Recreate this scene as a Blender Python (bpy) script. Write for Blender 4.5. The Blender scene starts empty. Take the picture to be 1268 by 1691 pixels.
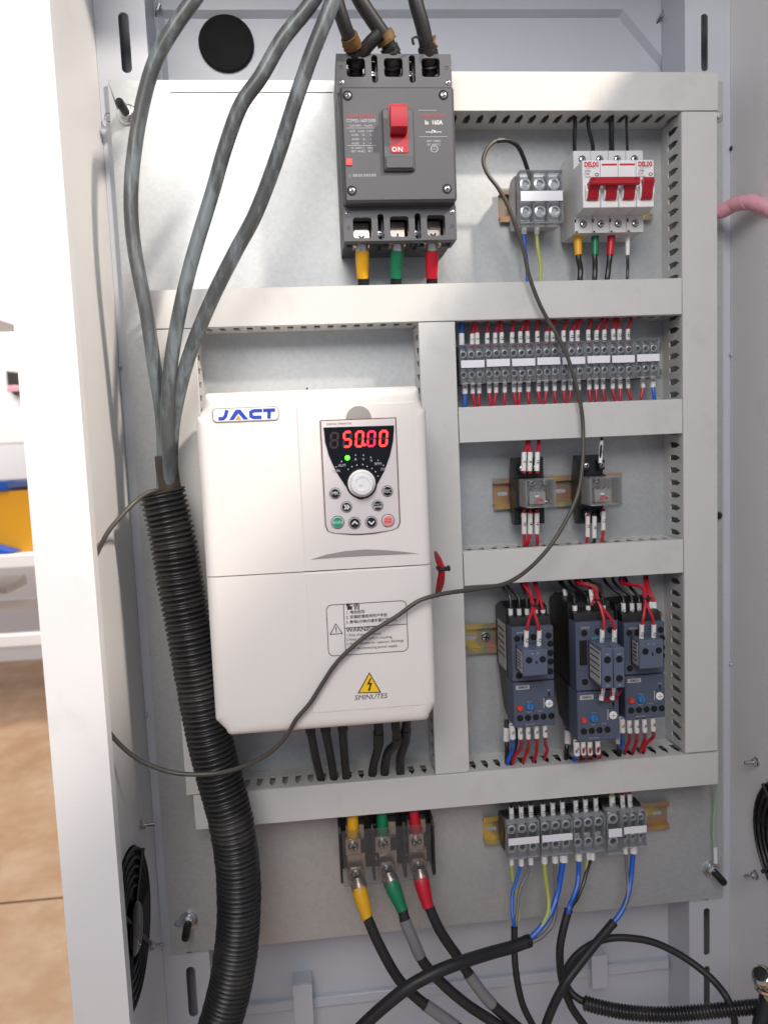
import bpy, bmesh, math, random
from mathutils import Vector, Matrix, Euler
random.seed(7)
PI = math.pi
scene = bpy.context.scene
C = scene.collection

# ------------------------------------------------------------------ camera
# world: X right along the mounting plate, Y into the cabinet, Z up; origin = top left corner of the plate
CAM = Vector((0.18744946, -0.83165678, -0.37994878))
ROT = Matrix(((0.99444913, -0.09640186, -0.04216162),
              (-0.05077052, -0.08866773, -0.9947665),
              (0.09215896, 0.99138525, -0.09306992)))     # rows: camera right, down, forward
F = 1245.45
cd = bpy.data.cameras.new('camera'); cam = bpy.data.objects.new('camera', cd); C.objects.link(cam)
cd.sensor_fit = 'VERTICAL'; cd.sensor_height = 36; cd.sensor_width = 27
cd.lens = 36 * F / 1691
cd.dof.use_dof = True; cd.dof.focus_distance = 0.74; cd.dof.aperture_fstop = 7.0
cd.clip_start = 0.01; cd.clip_end = 200
m3 = Matrix((ROT[0], -ROT[1], -ROT[2])).transposed()
cam.matrix_world = Matrix.Translation(CAM) @ m3.to_4x4()
scene.camera = cam

# ------------------------------------------------------------------ light of the workshop
world = bpy.data.worlds.new('World'); scene.world = world; world.use_nodes = True
bg = world.node_tree.nodes['Background']
bg.inputs[0].default_value = (0.62, 0.74, 1.0, 1); bg.inputs[1].default_value = 0.37
def area(name, loc, target, size, energy, col, size_y=None, spread=None):
    l = bpy.data.lights.new(name, 'AREA'); l.energy = energy; l.color = col; l.size = size
    if spread: l.spread = math.radians(spread)
    if size_y: l.shape = 'RECTANGLE'; l.size_y = size_y
    o = bpy.data.objects.new(name, l); C.objects.link(o); o.location = loc
    o.rotation_euler = (Vector(target) - Vector(loc)).to_track_quat('-Z', 'Y').to_euler()
    return o
LD = Vector((0.93, -1.0, 1.02)).normalized()
KEY = Vector((0.2, 0, -0.3)) + LD * 3.6
area('workshop_lamp', KEY, (0.2, 0, -0.3), 0.20, 126, (1.0, 0.88, 0.76))
area('ceiling_luminaire', (-0.12, -1.80, 0.74), (0.02, 0, -0.14), 1.0, 6.3, (1.0, 0.95, 0.90), spread=76)
area('rear_fill_light', (-1.6, 2.0, 2.1), (-1.2, 2.4, -1.7), 2.0, 150, (1.0, 0.95, 0.88))  # unseen fill, added to brighten the floor and rack behind the cabinet
vs = scene.view_settings
vs.view_transform = 'Standard'; vs.look = 'None'; vs.exposure = 0.16; vs.gamma = 1; vs.use_curve_mapping = False
scene.render.engine = 'CYCLES'
scene.cycles.max_bounces = 6; scene.cycles.transparent_max_bounces = 12

# ------------------------------------------------------------------ helpers
def at(u, v, y):
    """point of the place that a photograph pixel (1268 x 1691) shows on the plane Y = y"""
    d = ROT.transposed() @ Vector(((u - 634) / F, (v - 845.5) / F, 1))
    return CAM + d * ((y - CAM.y) / d.y)
def at_x(u, v, x):
    d = ROT.transposed() @ Vector(((u - 634) / F, (v - 845.5) / F, 1))
    return CAM + d * ((x - CAM.x) / d.x)
def rect(u0, v0, u1, v1, y):
    um, vm = (u0 + u1) / 2, (v0 + v1) / 2
    return at(u0, vm, y).x, at(u1, vm, y).x, at(um, v1, y).z, at(um, v0, y).z
def lin(r, g, b):
    f = lambda c: (c / 255 / 12.92) if c / 255 <= 0.04045 else ((c / 255 + 0.055) / 1.055) ** 2.4
    return (f(r), f(g), f(b), 1)

class B:
    """collects shapes of one part"""
    def __init__(s): s.v = []; s.f = []
    def add(s, vs, fs):
        n = len(s.v); s.v += [Vector(v) for v in vs]; s.f += [tuple(i + n for i in f) for f in fs]; return s
    def box(s, x0, x1, y0, y1, z0, z1, c=0.0):
        x0, x1 = min(x0, x1), max(x0, x1); y0, y1 = min(y0, y1), max(y0, y1); z0, z1 = min(z0, z1), max(z0, z1)
        lo, hi = (x0, y0, z0), (x1, y1, z1)
        c = min(c, 0.45 * min(x1 - x0, y1 - y0, z1 - z0))
        sg = [(a, b, d) for a in (0, 1) for b in (0, 1) for d in (0, 1)]
        if c <= 0:
            vs = [[(lo, hi)[q[k]][k] for k in range(3)] for q in sg]
            return s.add(vs, [(0, 1, 3, 2), (4, 6, 7, 5), (0, 4, 5, 1), (2, 3, 7, 6), (0, 2, 6, 4), (1, 5, 7, 3)])
        vs = []; ix = {}
        for q in sg:
            for a in range(3):
                p = []
                for k in range(3):
                    e = (lo, hi)[q[k]][k]
                    p.append(e if k == a else e + (c if q[k] == 0 else -c))
                ix[q, a] = len(vs); vs.append(p)
        fs = []
        for a in range(3):
            b, d = (a + 1) % 3, (a + 2) % 3
            def q(sa, sb, sd):
                r = [0, 0, 0]; r[a] = sa; r[b] = sb; r[d] = sd; return tuple(r)
            for sa in (0, 1):
                f = [ix[q(sa, 0, 0), a], ix[q(sa, 1, 0), a], ix[q(sa, 1, 1), a], ix[q(sa, 0, 1), a]]
                fs.append(f if sa else f[::-1])
            for sb in (0, 1):
                for sd in (0, 1):
                    f = [ix[q(0, sb, sd), b], ix[q(1, sb, sd), b], ix[q(1, sb, sd), d], ix[q(0, sb, sd), d]]
                    fs.append(f)
        for q in sg: fs.append([ix[q, 0], ix[q, 1], ix[q, 2]])
        return s.add(vs, fs)
    def lathe(s, c, ax, prof, n=16):
        """prof: (radius, height along ax)"""
        ax = Vector(ax).normalized(); c = Vector(c)
        t = ax.orthogonal().normalized(); b = ax.cross(t)
        vs = []; fs = []
        for r, h in prof:
            for i in range(n):
                a = 2 * PI * i / n
                vs.append(c + ax * h + (t * math.cos(a) + b * math.sin(a)) * max(r, 1e-6))
        for k in range(len(prof) - 1):
            for i in range(n):
                j = (i + 1) % n
                fs.append((k * n + i, k * n + j, (k + 1) * n + j, (k + 1) * n + i))
        if prof[0][0] > 1e-5: fs.append(tuple(range(n))[::-1])
        if prof[-1][0] > 1e-5: fs.append(tuple(range((len(prof) - 1) * n, len(prof) * n)))
        return s.add(vs, fs)
    def cyl(s, c, ax, r, l, n=16, ch=0.0):
        p = [(r - ch, 0), (r, ch), (r, l - ch), (r - ch, l)] if ch else [(r, 0), (r, l)]
        return s.lathe(c, ax, p, n)
    def tube(s, pts, r, n=10, cap=True):
        pts = [Vector(p) for p in pts]; m = len(pts)
        rr = r if callable(r) else (lambda i: r)
        vs = []; fs = []; up = None
        for i, p in enumerate(pts):
            t = (pts[min(i + 1, m - 1)] - pts[max(i - 1, 0)]).normalized()
            if up is None: up = t.orthogonal().normalized()
            up = (up - t * up.dot(t)).normalized(); b = t.cross(up)
            for k in range(n):
                a = 2 * PI * k / n
                vs.append(p + (up * math.cos(a) + b * math.sin(a)) * rr(i))
        for i in range(m - 1):
            for k in range(n):
                j = (k + 1) % n
                fs.append((i * n + k, i * n + j, (i + 1) * n + j, (i + 1) * n + k))
        if cap: fs.append(tuple(range(n))[::-1]); fs.append(tuple(range((m - 1) * n, m * n)))
        return s.add(vs, fs)
    def prism(s, poly, y0, y1, c=0.0):
        """polygon in (x, z), from y0 (back) to y1 (front, nearer the camera) with a chamfer at the front"""
        n = len(poly); ar = sum(poly[i][0] * poly[(i + 1) % n][1] - poly[(i + 1) % n][0] * poly[i][1] for i in range(n))
        if ar < 0: poly = poly[::-1]
        lay = [(poly, y0)]
        if c: lay += [(poly, y1 + c), (inset(poly, c), y1)]
        else: lay += [(poly, y1)]
        vs = [(p[0], y, p[1]) for pl, y in lay for p in pl]; fs = []
        for k in range(len(lay) - 1):
            for i in range(n):
                j = (i + 1) % n; fs.append((k * n + i, k * n + j, (k + 1) * n + j, (k + 1) * n + i))
        fs.append(tuple(range(n))[::-1]); fs.append(tuple(range((len(lay) - 1) * n, len(lay) * n)))
        return s.add(vs, fs)
    def prism_x(s, poly, x0, x1):
        """polygon in (y, z) drawn out along X"""
        n = len(poly)
        vs = [(x, p[0], p[1]) for x in (x0, x1) for p in poly]
        fs = [(i, (i + 1) % n, n + (i + 1) % n, n + i) for i in range(n)] + [tuple(range(n))[::-1], tuple(range(n, 2 * n))]
        return s.add(vs, fs)
    def moved(s, m):
        s.v = [m @ v for v in s.v]; return s
    def mesh(s, name, mat, ang=38, off=None):
        me = bpy.data.meshes.new(name)
        o = off or Vector((0, 0, 0))
        me.from_pydata([tuple(v - o) for v in s.v], [], s.f)
        bm = bmesh.new(); bm.from_mesh(me); bmesh.ops.recalc_face_normals(bm, faces=bm.faces)
        for f in bm.faces: f.smooth = True
        bm.to_mesh(me); bm.free()
        me.set_sharp_from_angle(angle=math.radians(ang))
        me.materials.append(mat)
        return me
def inset(poly, c):
    n = len(poly); out = []
    for i in range(n):
        a, b, d = Vector(poly[i - 1]), Vector(poly[i]), Vector(poly[(i + 1) % n])
        e1 = (b - a).normalized(); e2 = (d - b).normalized()
        n1 = Vector((-e1.y, e1.x)); n2 = Vector((-e2.y, e2.x))
        k = n1 + n2; k = k / max(k.dot(n1), 0.3) if k.length > 1e-6 else n1
        out.append(tuple(b + k * c))
    return out
def rrect(x0, x1, z0, z1, r, n=5):
    p = []
    for cx, cz, a0 in ((x1 - r, z1 - r, 0), (x0 + r, z1 - r, 90), (x0 + r, z0 + r, 180), (x1 - r, z0 + r, 270)):
        for i in range(n + 1):
            a = math.radians(a0 + 90 * i / n); p.append((cx + r * math.cos(a), cz + r * math.sin(a)))
    return p
def disc(cx, cz, r, n=24, a0=0, a1=360):
    full = abs(a1 - a0) >= 360
    return [(cx + r * math.cos(math.radians(a0 + (a1 - a0) * i / (n if full else n - 1))), cz + r * math.sin(math.radians(a0 + (a1 - a0) * i / (n if full else n - 1)))) for i in range(n)]
def spline(pts, k=8):
    pts = [Vector(p) for p in pts]
    if len(pts) == 2: return [pts[0].lerp(pts[1], i / k) for i in range(k + 1)]
    q = [pts[0] * 2 - pts[1]] + pts + [pts[-1] * 2 - pts[-2]]; out = []
    for i in range(1, len(q) - 2):
        p0, p1, p2, p3 = q[i - 1:i + 3]
        # centripetal Catmull-Rom
        t0 = 0; t1 = t0 + max((p1 - p0).length, 1e-6) ** .5; t2 = t1 + max((p2 - p1).length, 1e-6) ** .5; t3 = t2 + max((p3 - p2).length, 1e-6) ** .5
        for j in range(k):
            t = t1 + (t2 - t1) * j / k
            a1 = p0 * ((t1 - t) / (t1 - t0)) + p1 * ((t - t0) / (t1 - t0)); a2 = p1 * ((t2 - t) / (t2 - t1)) + p2 * ((t - t1) / (t2 - t1)); a3 = p2 * ((t3 - t) / (t3 - t2)) + p3 * ((t - t2) / (t3 - t2))
            b1 = a1 * ((t2 - t) / (t2 - t0)) + a2 * ((t - t0) / (t2 - t0)); b2 = a2 * ((t3 - t) / (t3 - t1)) + a3 * ((t - t1) / (t3 - t1))
            out.append(b1 * ((t2 - t) / (t2 - t1)) + b2 * ((t - t1) / (t2 - t1)))
    out.append(q[-2]); return out
def resample(pts, step):
    out = [pts[0].copy()]; acc = 0
    for a, b in zip(pts, pts[1:]):
        L = (b - a).length; d = step - acc
        while d <= L and L > 0:
            out.append(a.lerp(b, d / L)); d += step
        acc = L - (d - step)
    return out

WL = {}                                                   # where each object's origin stands
def tag(o, label=None, cat=None, group=None, kind=None):
    for k, v in (('label', label), ('category', cat), ('group', group), ('kind', kind)):
        if v: o[k] = v
    return o
def thing(name, label, cat, loc=(0, 0, 0), group=None):
    o = bpy.data.objects.new(name, None); C.objects.link(o); o.location = loc; o.empty_display_size = 0.01
    WL[o] = Vector(loc); return tag(o, label, cat, group)
def obj(name, me, parent=None, loc=(0, 0, 0), rot=None):
    o = bpy.data.objects.new(name, me); C.objects.link(o); o.location = loc
    if rot: o.rotation_euler = rot
    if parent is not None: o.parent = parent
    WL[o] = (WL[parent] if parent is not None else Vector()) + Vector(loc)
    return o
def part(name, b, mat, parent, ang=38, loc=None):
    """b in place coordinates; the mesh is stored relative to its thing"""
    if parent is None:
        off = Vector(loc) if loc else sum(b.v, Vector()) / len(b.v)
        return obj(name, b.mesh(name, mat, ang, off), None, off)
    return obj(name, b.mesh(name, mat, ang, WL[parent]), parent)
def copy_tree(o, loc=None, parent=None):
    c = o.copy(); C.objects.link(c); c.parent = parent
    if loc is not None: c.location = loc
    WL[c] = Vector(c.location)
    for ch in list(o.children): copy_tree(ch, None, c)
    return c
TXT = {}
def text_mesh(s, size, mat, bold=0.0, align='CENTER', space=1.0, shear=0.0, sx=1.0):
    key = (s, size, mat.name, bold, align, space, shear, sx)
    if key in TXT: return TXT[key]
    cu = bpy.data.curves.new('lettering', 'FONT'); cu.body = s; cu.size = size; cu.align_x = align; cu.align_y = 'CENTER'
    cu.resolution_u = 2; cu.offset = bold; cu.space_character = space; cu.shear = shear; cu.fill_mode = 'FRONT' if hasattr(cu, 'fill_mode') else cu.fill_mode
    t = bpy.data.objects.new('t', cu); C.objects.link(t)
    bpy.context.view_layer.update()
    me = bpy.data.meshes.new_from_object(t.evaluated_get(bpy.context.evaluated_depsgraph_get()))
    bpy.data.objects.remove(t); bpy.data.curves.remove(cu)
    me.transform(Matrix.Diagonal((sx, 1, 1, 1))); me.transform(Matrix.Rotation(PI / 2, 4, 'X'))
    me.materials.clear(); me.materials.append(mat); me.name = 'lettering'
    TXT[key] = me; return me
def text(s, pos, size, mat, parent, name='lettering', roll=0, **k):
    me = text_mesh(s, size, mat, **k)
    return obj(name, me, parent, Vector(pos) - WL[parent], (0, roll, 0))

# ------------------------------------------------------------------ materials
MATS = {}
def mat(name, col, rough=0.5, metal=0.0, var=0.06, vscale=60, bump=0.0, bscale=400, rvar=0.08, emit=None, es=0, spec=0.5, coat=0.0, dirt=None, dscale=9, dlo=0.55, dhi=0.75, damt=0.5, stretch=None):
    m = bpy.data.materials.new(name); m.use_nodes = True; MATS[name] = m
    nt = m.node_tree; p = nt.nodes['Principled BSDF']; N = nt.nodes.new; L = nt.links.new
    if len(col) == 3: col = lin(*col)
    p.inputs['Roughness'].default_value = rough; p.inputs['Metallic'].default_value = metal
    p.inputs['Specular IOR Level'].default_value = spec; p.inputs['Coat Weight'].default_value = coat
    tc = N('ShaderNodeTexCoord')
    n1 = N('ShaderNodeTexNoise'); n1.inputs['Scale'].default_value = vscale; n1.inputs['Detail'].default_value = 5
    L(tc.outputs['Object'], n1.inputs['Vector'])
    mx = N('ShaderNodeMix'); mx.data_type = 'RGBA'
    mx.inputs[6].default_value = tuple(c * (1 - var) for c in col[:3]) + (1,)
    mx.inputs[7].default_value = tuple(min(1, c * (1 + var)) for c in col[:3]) + (1,)
    L(n1.outputs['Fac'], mx.inputs[0]); out = mx.outputs[2]
    if dirt:
        n3 = N('ShaderNodeTexNoise'); n3.inputs['Scale'].default_value = dscale; n3.inputs['Detail'].default_value = 7; n3.inputs['Roughness'].default_value = 0.65
        if stretch:
            mp = N('ShaderNodeMapping'); mp.inputs['Scale'].default_value = stretch; L(tc.outputs['Object'], mp.inputs['Vector']); L(mp.outputs[0], n3.inputs['Vector'])
        else: L(tc.outputs['Object'], n3.inputs['Vector'])
        mr = N('ShaderNodeMapRange'); mr.inputs[1].default_value = dlo; mr.inputs[2].default_value = dhi; mr.inputs[4].default_value = damt
        L(n3.outputs['Fac'], mr.inputs[0])
        m2 = N('ShaderNodeMix'); m2.data_type = 'RGBA'; m2.inputs[7].default_value = lin(*dirt)
        L(mr.outputs[0], m2.inputs[0]); L(out, m2.inputs[6]); out = m2.outputs[2]
    L(out, p.inputs['Base Color'])
    if rvar:
        mr = N('ShaderNodeMapRange'); mr.inputs[3].default_value = max(0.02, rough - rvar); mr.inputs[4].default_value = min(1, rough + rvar)
        L(n1.outputs['Fac'], mr.inputs[0]); L(mr.outputs[0], p.inputs['Roughness'])
    if bump:
        n2 = N('ShaderNodeTexNoise'); n2.inputs['Scale'].default_value = bscale; n2.inputs['Detail'].default_value = 3
        L(tc.outputs['Object'], n2.inputs['Vector'])
        bp = N('ShaderNodeBump'); bp.inputs['Strength'].default_value = bump; bp.inputs['Distance'].default_value = 0.0006
        L(n2.outputs['Fac'], bp.inputs['Height']); L(bp.outputs[0], p.inputs['Normal'])
    if emit:
        p.inputs['Emission Color'].default_value = lin(*emit); p.inputs['Emission Strength'].default_value = es
    return m
def clear_mat(name, tint, alpha, rough=0.12):
    """thin clear plastic: mostly see-through, with its own gloss and a little milkiness"""
    m = bpy.data.materials.new(name); m.use_nodes = True; nt = m.node_tree; N = nt.nodes.new; L = nt.links.new
    p = nt.nodes['Principled BSDF']; p.inputs['Base Color'].default_value = lin(*tint); p.inputs['Roughness'].default_value = rough
    tr = N('ShaderNodeBsdfTransparent'); tr.inputs[0].default_value = (0.96, 0.97, 0.98, 1)
    tc = N('ShaderNodeTexCoord'); nz = N('ShaderNodeTexNoise'); nz.inputs['Scale'].default_value = 140; L(tc.outputs['Object'], nz.inputs['Vector'])
    mr = N('ShaderNodeMapRange'); mr.inputs[3].default_value = alpha * 0.6; mr.inputs[4].default_value = alpha * 1.4; L(nz.outputs['Fac'], mr.inputs[0])
    fr = N('ShaderNodeFresnel'); fr.inputs[0].default_value = 1.3
    ad = N('ShaderNodeMath'); ad.operation = 'ADD'; ad.use_clamp = True; L(mr.outputs[0], ad.inputs[0]); L(fr.outputs[0], ad.inputs[1])
    mx = N('ShaderNodeMixShader'); L(ad.outputs[0], mx.inputs[0]); L(tr.outputs[0], mx.inputs[1]); L(p.outputs[0], mx.inputs[2])
    bp = N('ShaderNodeBump'); bp.inputs['Strength'].default_value = 0.25; bp.inputs['Distance'].default_value = 0.001; L(nz.outputs['Fac'], bp.inputs['Height']); L(bp.outputs[0], p.inputs['Normal'])
    L(mx.outputs[0], nt.nodes['Material Output'].inputs[0]); return m
def galvanized():
    m = mat('galvanized_steel', (180, 183, 184), 0.40, 0.36, var=0.05, vscale=9, rvar=0.05)
    nt = m.node_tree; N = nt.nodes.new; L = nt.links.new; p = nt.nodes['Principled BSDF']
    tc = N('ShaderNodeTexCoord'); vo = N('ShaderNodeTexVoronoi'); vo.inputs['Scale'].default_value = 260; vo.inputs['Randomness'].default_value = 1
    L(tc.outputs['Object'], vo.inputs['Vector'])
    sp = N('ShaderNodeSeparateColor'); L(vo.outputs['Color'], sp.inputs[0])
    old = p.inputs['Base Color'].links[0].from_socket
    hs = N('ShaderNodeHueSaturation'); mr = N('ShaderNodeMapRange'); mr.inputs[3].default_value = 0.955; mr.inputs[4].default_value = 1.045
    L(sp.outputs[0], mr.inputs[0]); L(mr.outputs[0], hs.inputs['Value']); L(old, hs.inputs['Color'])
    # faint scuffs
    mp = N('ShaderNodeMapping'); mp.inputs['Scale'].default_value = (1, 1, 0.18); mp.inputs['Rotation'].default_value = (0, 0.9, 0); L(tc.outputs['Object'], mp.inputs['Vector'])
    ns = N('ShaderNodeTexNoise'); ns.inputs['Scale'].default_value = 26; ns.inputs['Detail'].default_value = 8; ns.inputs['Roughness'].default_value = 0.75; L(mp.outputs[0], ns.inputs['Vector'])
    m3_ = N('ShaderNodeMapRange'); m3_.inputs[1].default_value = 0.62; m3_.inputs[2].default_value = 0.8; m3_.inputs[4].default_value = 0.25; L(ns.outputs['Fac'], m3_.inputs[0])
    mx = N('ShaderNodeMix'); mx.data_type = 'RGBA'; mx.inputs[7].default_value = lin(120, 118, 112); L(m3_.outputs[0], mx.inputs[0]); L(hs.outputs[0], mx.inputs[6])
    L(mx.outputs[2], p.inputs['Base Color'])
    bp = N('ShaderNodeBump'); bp.inputs['Strength'].default_value = 0.12; bp.inputs['Distance'].default_value = 0.0005; L(ns.outputs['Fac'], bp.inputs['Height']); L(bp.outputs[0], p.inputs['Normal'])
    return m
def passivated():
    """yellow zinc passivation with its rainbow drift"""
    m = mat('passivated_zinc', (190, 160, 90), 0.3, 0.6, rvar=0.06)
    nt = m.node_tree; N = nt.nodes.new; L = nt.links.new; p = nt.nodes['Principled BSDF']
    tc = N('ShaderNodeTexCoord'); ns = N('ShaderNodeTexNoise'); ns.inputs['Scale'].default_value = 24; ns.inputs['Detail'].default_value = 2; L(tc.outputs['Object'], ns.inputs['Vector'])
    cr = N('ShaderNodeValToRGB'); e = cr.color_ramp.elements
    e[0].position = 0.3; e[0].color = lin(202, 180, 92); e[1].position = 0.72; e[1].color = lin(192, 180, 120)
    for po, co in ((0.42, (190, 156, 104)), (0.5, (184, 142, 132)), (0.57, (150, 156, 126)), (0.64, (204, 176, 92))):
        k = e.new(po); k.color = lin(*co)
    L(ns.outputs['Fac'], cr.inputs[0]); L(cr.outputs[0], p.inputs['Base Color']); return m
M = {}
M['paint'] = mat('cabinet_paint', (190, 194, 202), 0.40, var=0.03, vscale=20, bump=0.22, bscale=620, dirt=(150, 148, 146), dscale=11, dlo=0.58, dhi=0.8, damt=0.22)
M['post'] = mat('post_paint', (226, 226, 226), 0.42, var=0.02, vscale=12, bump=0.2, bscale=620, dirt=(176, 172, 168), dscale=10, dlo=0.6, dhi=0.8, damt=0.25)
M['galv'] = galvanized()
M['duct'] = mat('duct_plastic', (200, 200, 198), 0.5, var=0.03, vscale=25, bump=0.06, bscale=700, dirt=(150, 145, 138), dscale=14, dlo=0.58, dhi=0.8, damt=0.32)
M['zinc'] = passivated()
M['steel'] = mat('bright_steel', (205, 205, 205), 0.25, 1.0, var=0.06, vscale=200)
M['tin'] = mat('tinned_copper', (196, 190, 182), 0.32, 0.95, var=0.08, vscale=150)
M['copper'] = mat('dull_copper', (178, 158, 144), 0.36, 0.8, var=0.15, vscale=120)
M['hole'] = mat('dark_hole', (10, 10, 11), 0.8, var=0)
M['black'] = mat('black_plastic', (27, 27, 28), 0.42, var=0.12, vscale=80, bump=0.05)
M['rubber'] = mat('black_cable_sheath', (34, 34, 35), 0.48, var=0.15, vscale=60, bump=0.10, bscale=300, dirt=(84, 80, 76), dscale=30, dlo=0.6, dhi=0.8, damt=0.35)
M['hose'] = mat('hose_plastic', (36, 36, 37), 0.32, var=0.15, vscale=50, bump=0.08, dirt=(86, 82, 76), dscale=22, dlo=0.5, dhi=0.75, damt=0.5)
M['graycable'] = mat('worn_gray_sheath', (70, 73, 74), 0.36, var=0.10, vscale=40, bump=0.10, bscale=260, dirt=(124, 136, 141), dscale=70, dlo=0.47, dhi=0.60, damt=0.55, stretch=(1, 1, 0.16))
M['thin'] = mat('brown_gray_sheath', (74, 70, 64), 0.38, var=0.12, vscale=30)
M['shrinkblack'] = mat('burnt_shrink', (50, 44, 40), 0.5, var=0.25, vscale=40, dirt=(96, 74, 52), dscale=30, dlo=0.5, dhi=0.7, damt=0.6)
M['tape'] = mat('brown_tape', (104, 76, 40), 0.6, var=0.4, vscale=80)
M['mccb'] = mat('breaker_gray', (72, 73, 78), 0.48, var=0.04, vscale=50, bump=0.08, bscale=1200)
M['mccb2'] = mat('breaker_gray_light', (76, 77, 82), 0.45, var=0.04, vscale=50, bump=0.06, bscale=1200)
M['red'] = mat('red_plastic', (168, 12, 34), 0.36, var=0.05)
M['redbtn'] = mat('red_button', (214, 60, 56), 0.4, var=0.04)
M['white'] = mat('white_plastic', (232, 232, 232), 0.4, var=0.02, bump=0.04)
M['mcbgray'] = mat('breaker_light_gray', (206, 207, 207), 0.45, var=0.03, bump=0.05)
M['vfd'] = mat('inverter_white', (228, 224, 219), 0.42, var=0.018, vscale=30, bump=0.14, bscale=1300, dirt=(196, 190, 184), dscale=16, dlo=0.62, dhi=0.8, damt=0.3)
M['vfdshade'] = mat('inverter_recess_shade', (150, 146, 144), 0.5, var=0.03)  # gray stands for the shade inside the thumb and finger recesses
M['keypad'] = mat('keypad_plate', (214, 208, 208), 0.42, var=0.02)
M['glossblack'] = mat('keypad_black', (12, 12, 13), 0.12, var=0.1, rvar=0.03)
M['btnblack'] = mat('button_black', (20, 20, 22), 0.35, var=0.05)
M['btngreen'] = mat('button_green', (36, 150, 110), 0.4, var=0.04)
M['btnpink'] = mat('button_pink', (238, 150, 146), 0.4, var=0.04)
M['ink'] = mat('black_ink', (22, 20, 22), 0.6, var=0)
M['darkred'] = mat('dark_red_ink', (82, 22, 28), 0.5, var=0)
M['whiteink'] = mat('white_ink', (225, 225, 228), 0.6, var=0)
M['grayink'] = mat('pale_gray_ink', (182, 184, 190), 0.6, var=0)
M['redink'] = mat('red_ink', (196, 44, 60), 0.6, var=0)
M['blueink'] = mat('blue_ink', (24, 62, 176), 0.45, var=0)
M['orangeink'] = mat('orange_ink', (240, 150, 30), 0.5, var=0)
M['yellowink'] = mat('warning_yellow', (248, 200, 20), 0.5, var=0.02)
M['silver'] = mat('silver_rim', (200, 196, 184), 0.3, 0.8, var=0.03)
M['segon'] = mat('lit_segment', (255, 40, 40), 0.4, var=0, emit=(255, 40, 36), es=4.5)
M['segmid'] = mat('half_lit_segment', (200, 30, 60), 0.4, var=0, emit=(255, 40, 80), es=1.3)
M['segoff'] = mat('unlit_segment', (58, 40, 42), 0.35, var=0)
M['led'] = mat('green_led', (60, 230, 40), 0.4, var=0, emit=(70, 255, 40), es=5)
M['yellow'] = mat('yellow_shrink', (222, 166, 22), 0.42, var=0.08)
M['green'] = mat('green_shrink', (14, 116, 78), 0.38, var=0.08)
M['redshrink'] = mat('red_shrink', (188, 18, 40), 0.38, var=0.08)
M['clearsleeve'] = mat('gray_clear_sleeve', (122, 122, 122), 0.3, var=0.1, vscale=40)
M['redwire'] = mat('red_insulation', (176, 18, 42), 0.4, var=0.06)
M['bluewire'] = mat('blue_insulation', (26, 92, 190), 0.38, var=0.06)
M['graywire'] = mat('gray_insulation', (110, 108, 108), 0.42, var=0.08)
M['pe'] = mat('yellow_green_insulation', (170, 178, 84), 0.42, var=0.1)
M['blackwire'] = mat('black_insulation', (22, 22, 23), 0.38, var=0.1)
M['greenwire'] = mat('pale_green_insulation', (150, 176, 150), 0.42, var=0.08)
M['marker'] = mat('white_marker', (224, 223, 221), 0.5, var=0.03)
M['strip'] = mat('label_strip', (226, 226, 234), 0.5, var=0.02)
M['clamp'] = mat('zinc_clamp', (172, 173, 175), 0.35, 0.25, var=0.06, vscale=120)
M['collar'] = mat('collar_metal', (206, 206, 206), 0.28, 0.45, var=0.05, vscale=150)
M['clear'] = clear_mat('clear_polycarbonate', (215, 218, 222), 0.03, 0.08)
M['clearcase'] = clear_mat('clear_relay_case', (220, 220, 218), 0.035, 0.06)
M['smoke'] = clear_mat('smoked_cover', (130, 130, 130), 0.12, 0.08)
M['tbody'] = mat('terminal_gray', (84, 85, 88), 0.4, var=0.08)
M['tblock'] = mat('terminal_body', (74, 75, 78), 0.45, var=0.08)
M['slate'] = mat('contactor_slate', (76, 85, 104), 0.5, var=0.04, bump=0.06, bscale=1200)
M['slate2'] = mat('contactor_slate_light', (86, 96, 117), 0.5, var=0.04, bump=0.06, bscale=1200)
M['blueknob'] = mat('blue_dial', (40, 122, 190), 0.36, var=0.05)
M['sticker'] = mat('gray_sticker', (176, 177, 180), 0.5, var=0.04)
M['pink'] = mat('pink_spiral_wrap', (216, 158, 170), 0.4, var=0.06)
M['chrome'] = mat('polished_metal', (214, 206, 190), 0.12, 1.0, var=0.05)
def holed(b, outer, holes, y0, y1):
    """flat sheet in the XZ plane from y0 to y1 with real openings"""
    from mathutils.geometry import delaunay_2d_cdt
    loops = [outer] + holes; co = [Vector((p[0], 0, p[1])) for lp in loops for p in lp]; n = len(co); ed = []; k0 = 0
    for lp in loops:
        ed += [(k0 + i, k0 + (i + 1) % len(lp)) for i in range(len(lp))]; k0 += len(lp)
    r = delaunay_2d_cdt([Vector((c.x, c.z)) for c in co], ed, [], 0, 1e-7)
    back = [o[0] if o else 0 for o in r[3]]
    def inside(p, lp):
        w = False
        for i in range(len(lp)):
            (xa, za), (xb, zb) = lp[i], lp[(i + 1) % len(lp)]
            if (za > p[1]) != (zb > p[1]) and p[0] < (xb - xa) * (p[1] - za) / (zb - za) + xa: w = not w
        return w
    tri = []
    for f in r[2]:
        c = sum((r[0][i] for i in f), Vector((0, 0))) / len(f)
        if inside(c, outer) and not any(inside(c, h) for h in holes): tri.append(tuple(back[i] for i in f))
    fs = list(tri) + [tuple(i + n for i in f[::-1]) for f in tri]
    k0 = 0
    for lp in loops:
        m = len(lp)
        for i in range(m): a, c = k0 + i, k0 + (i + 1) % m; fs.append((a, c, c + n, a + n))
        k0 += m
    return b.add([(c.x, y1, c.z) for c in co] + [(c.x, y0, c.z) for c in co], fs)
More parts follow.
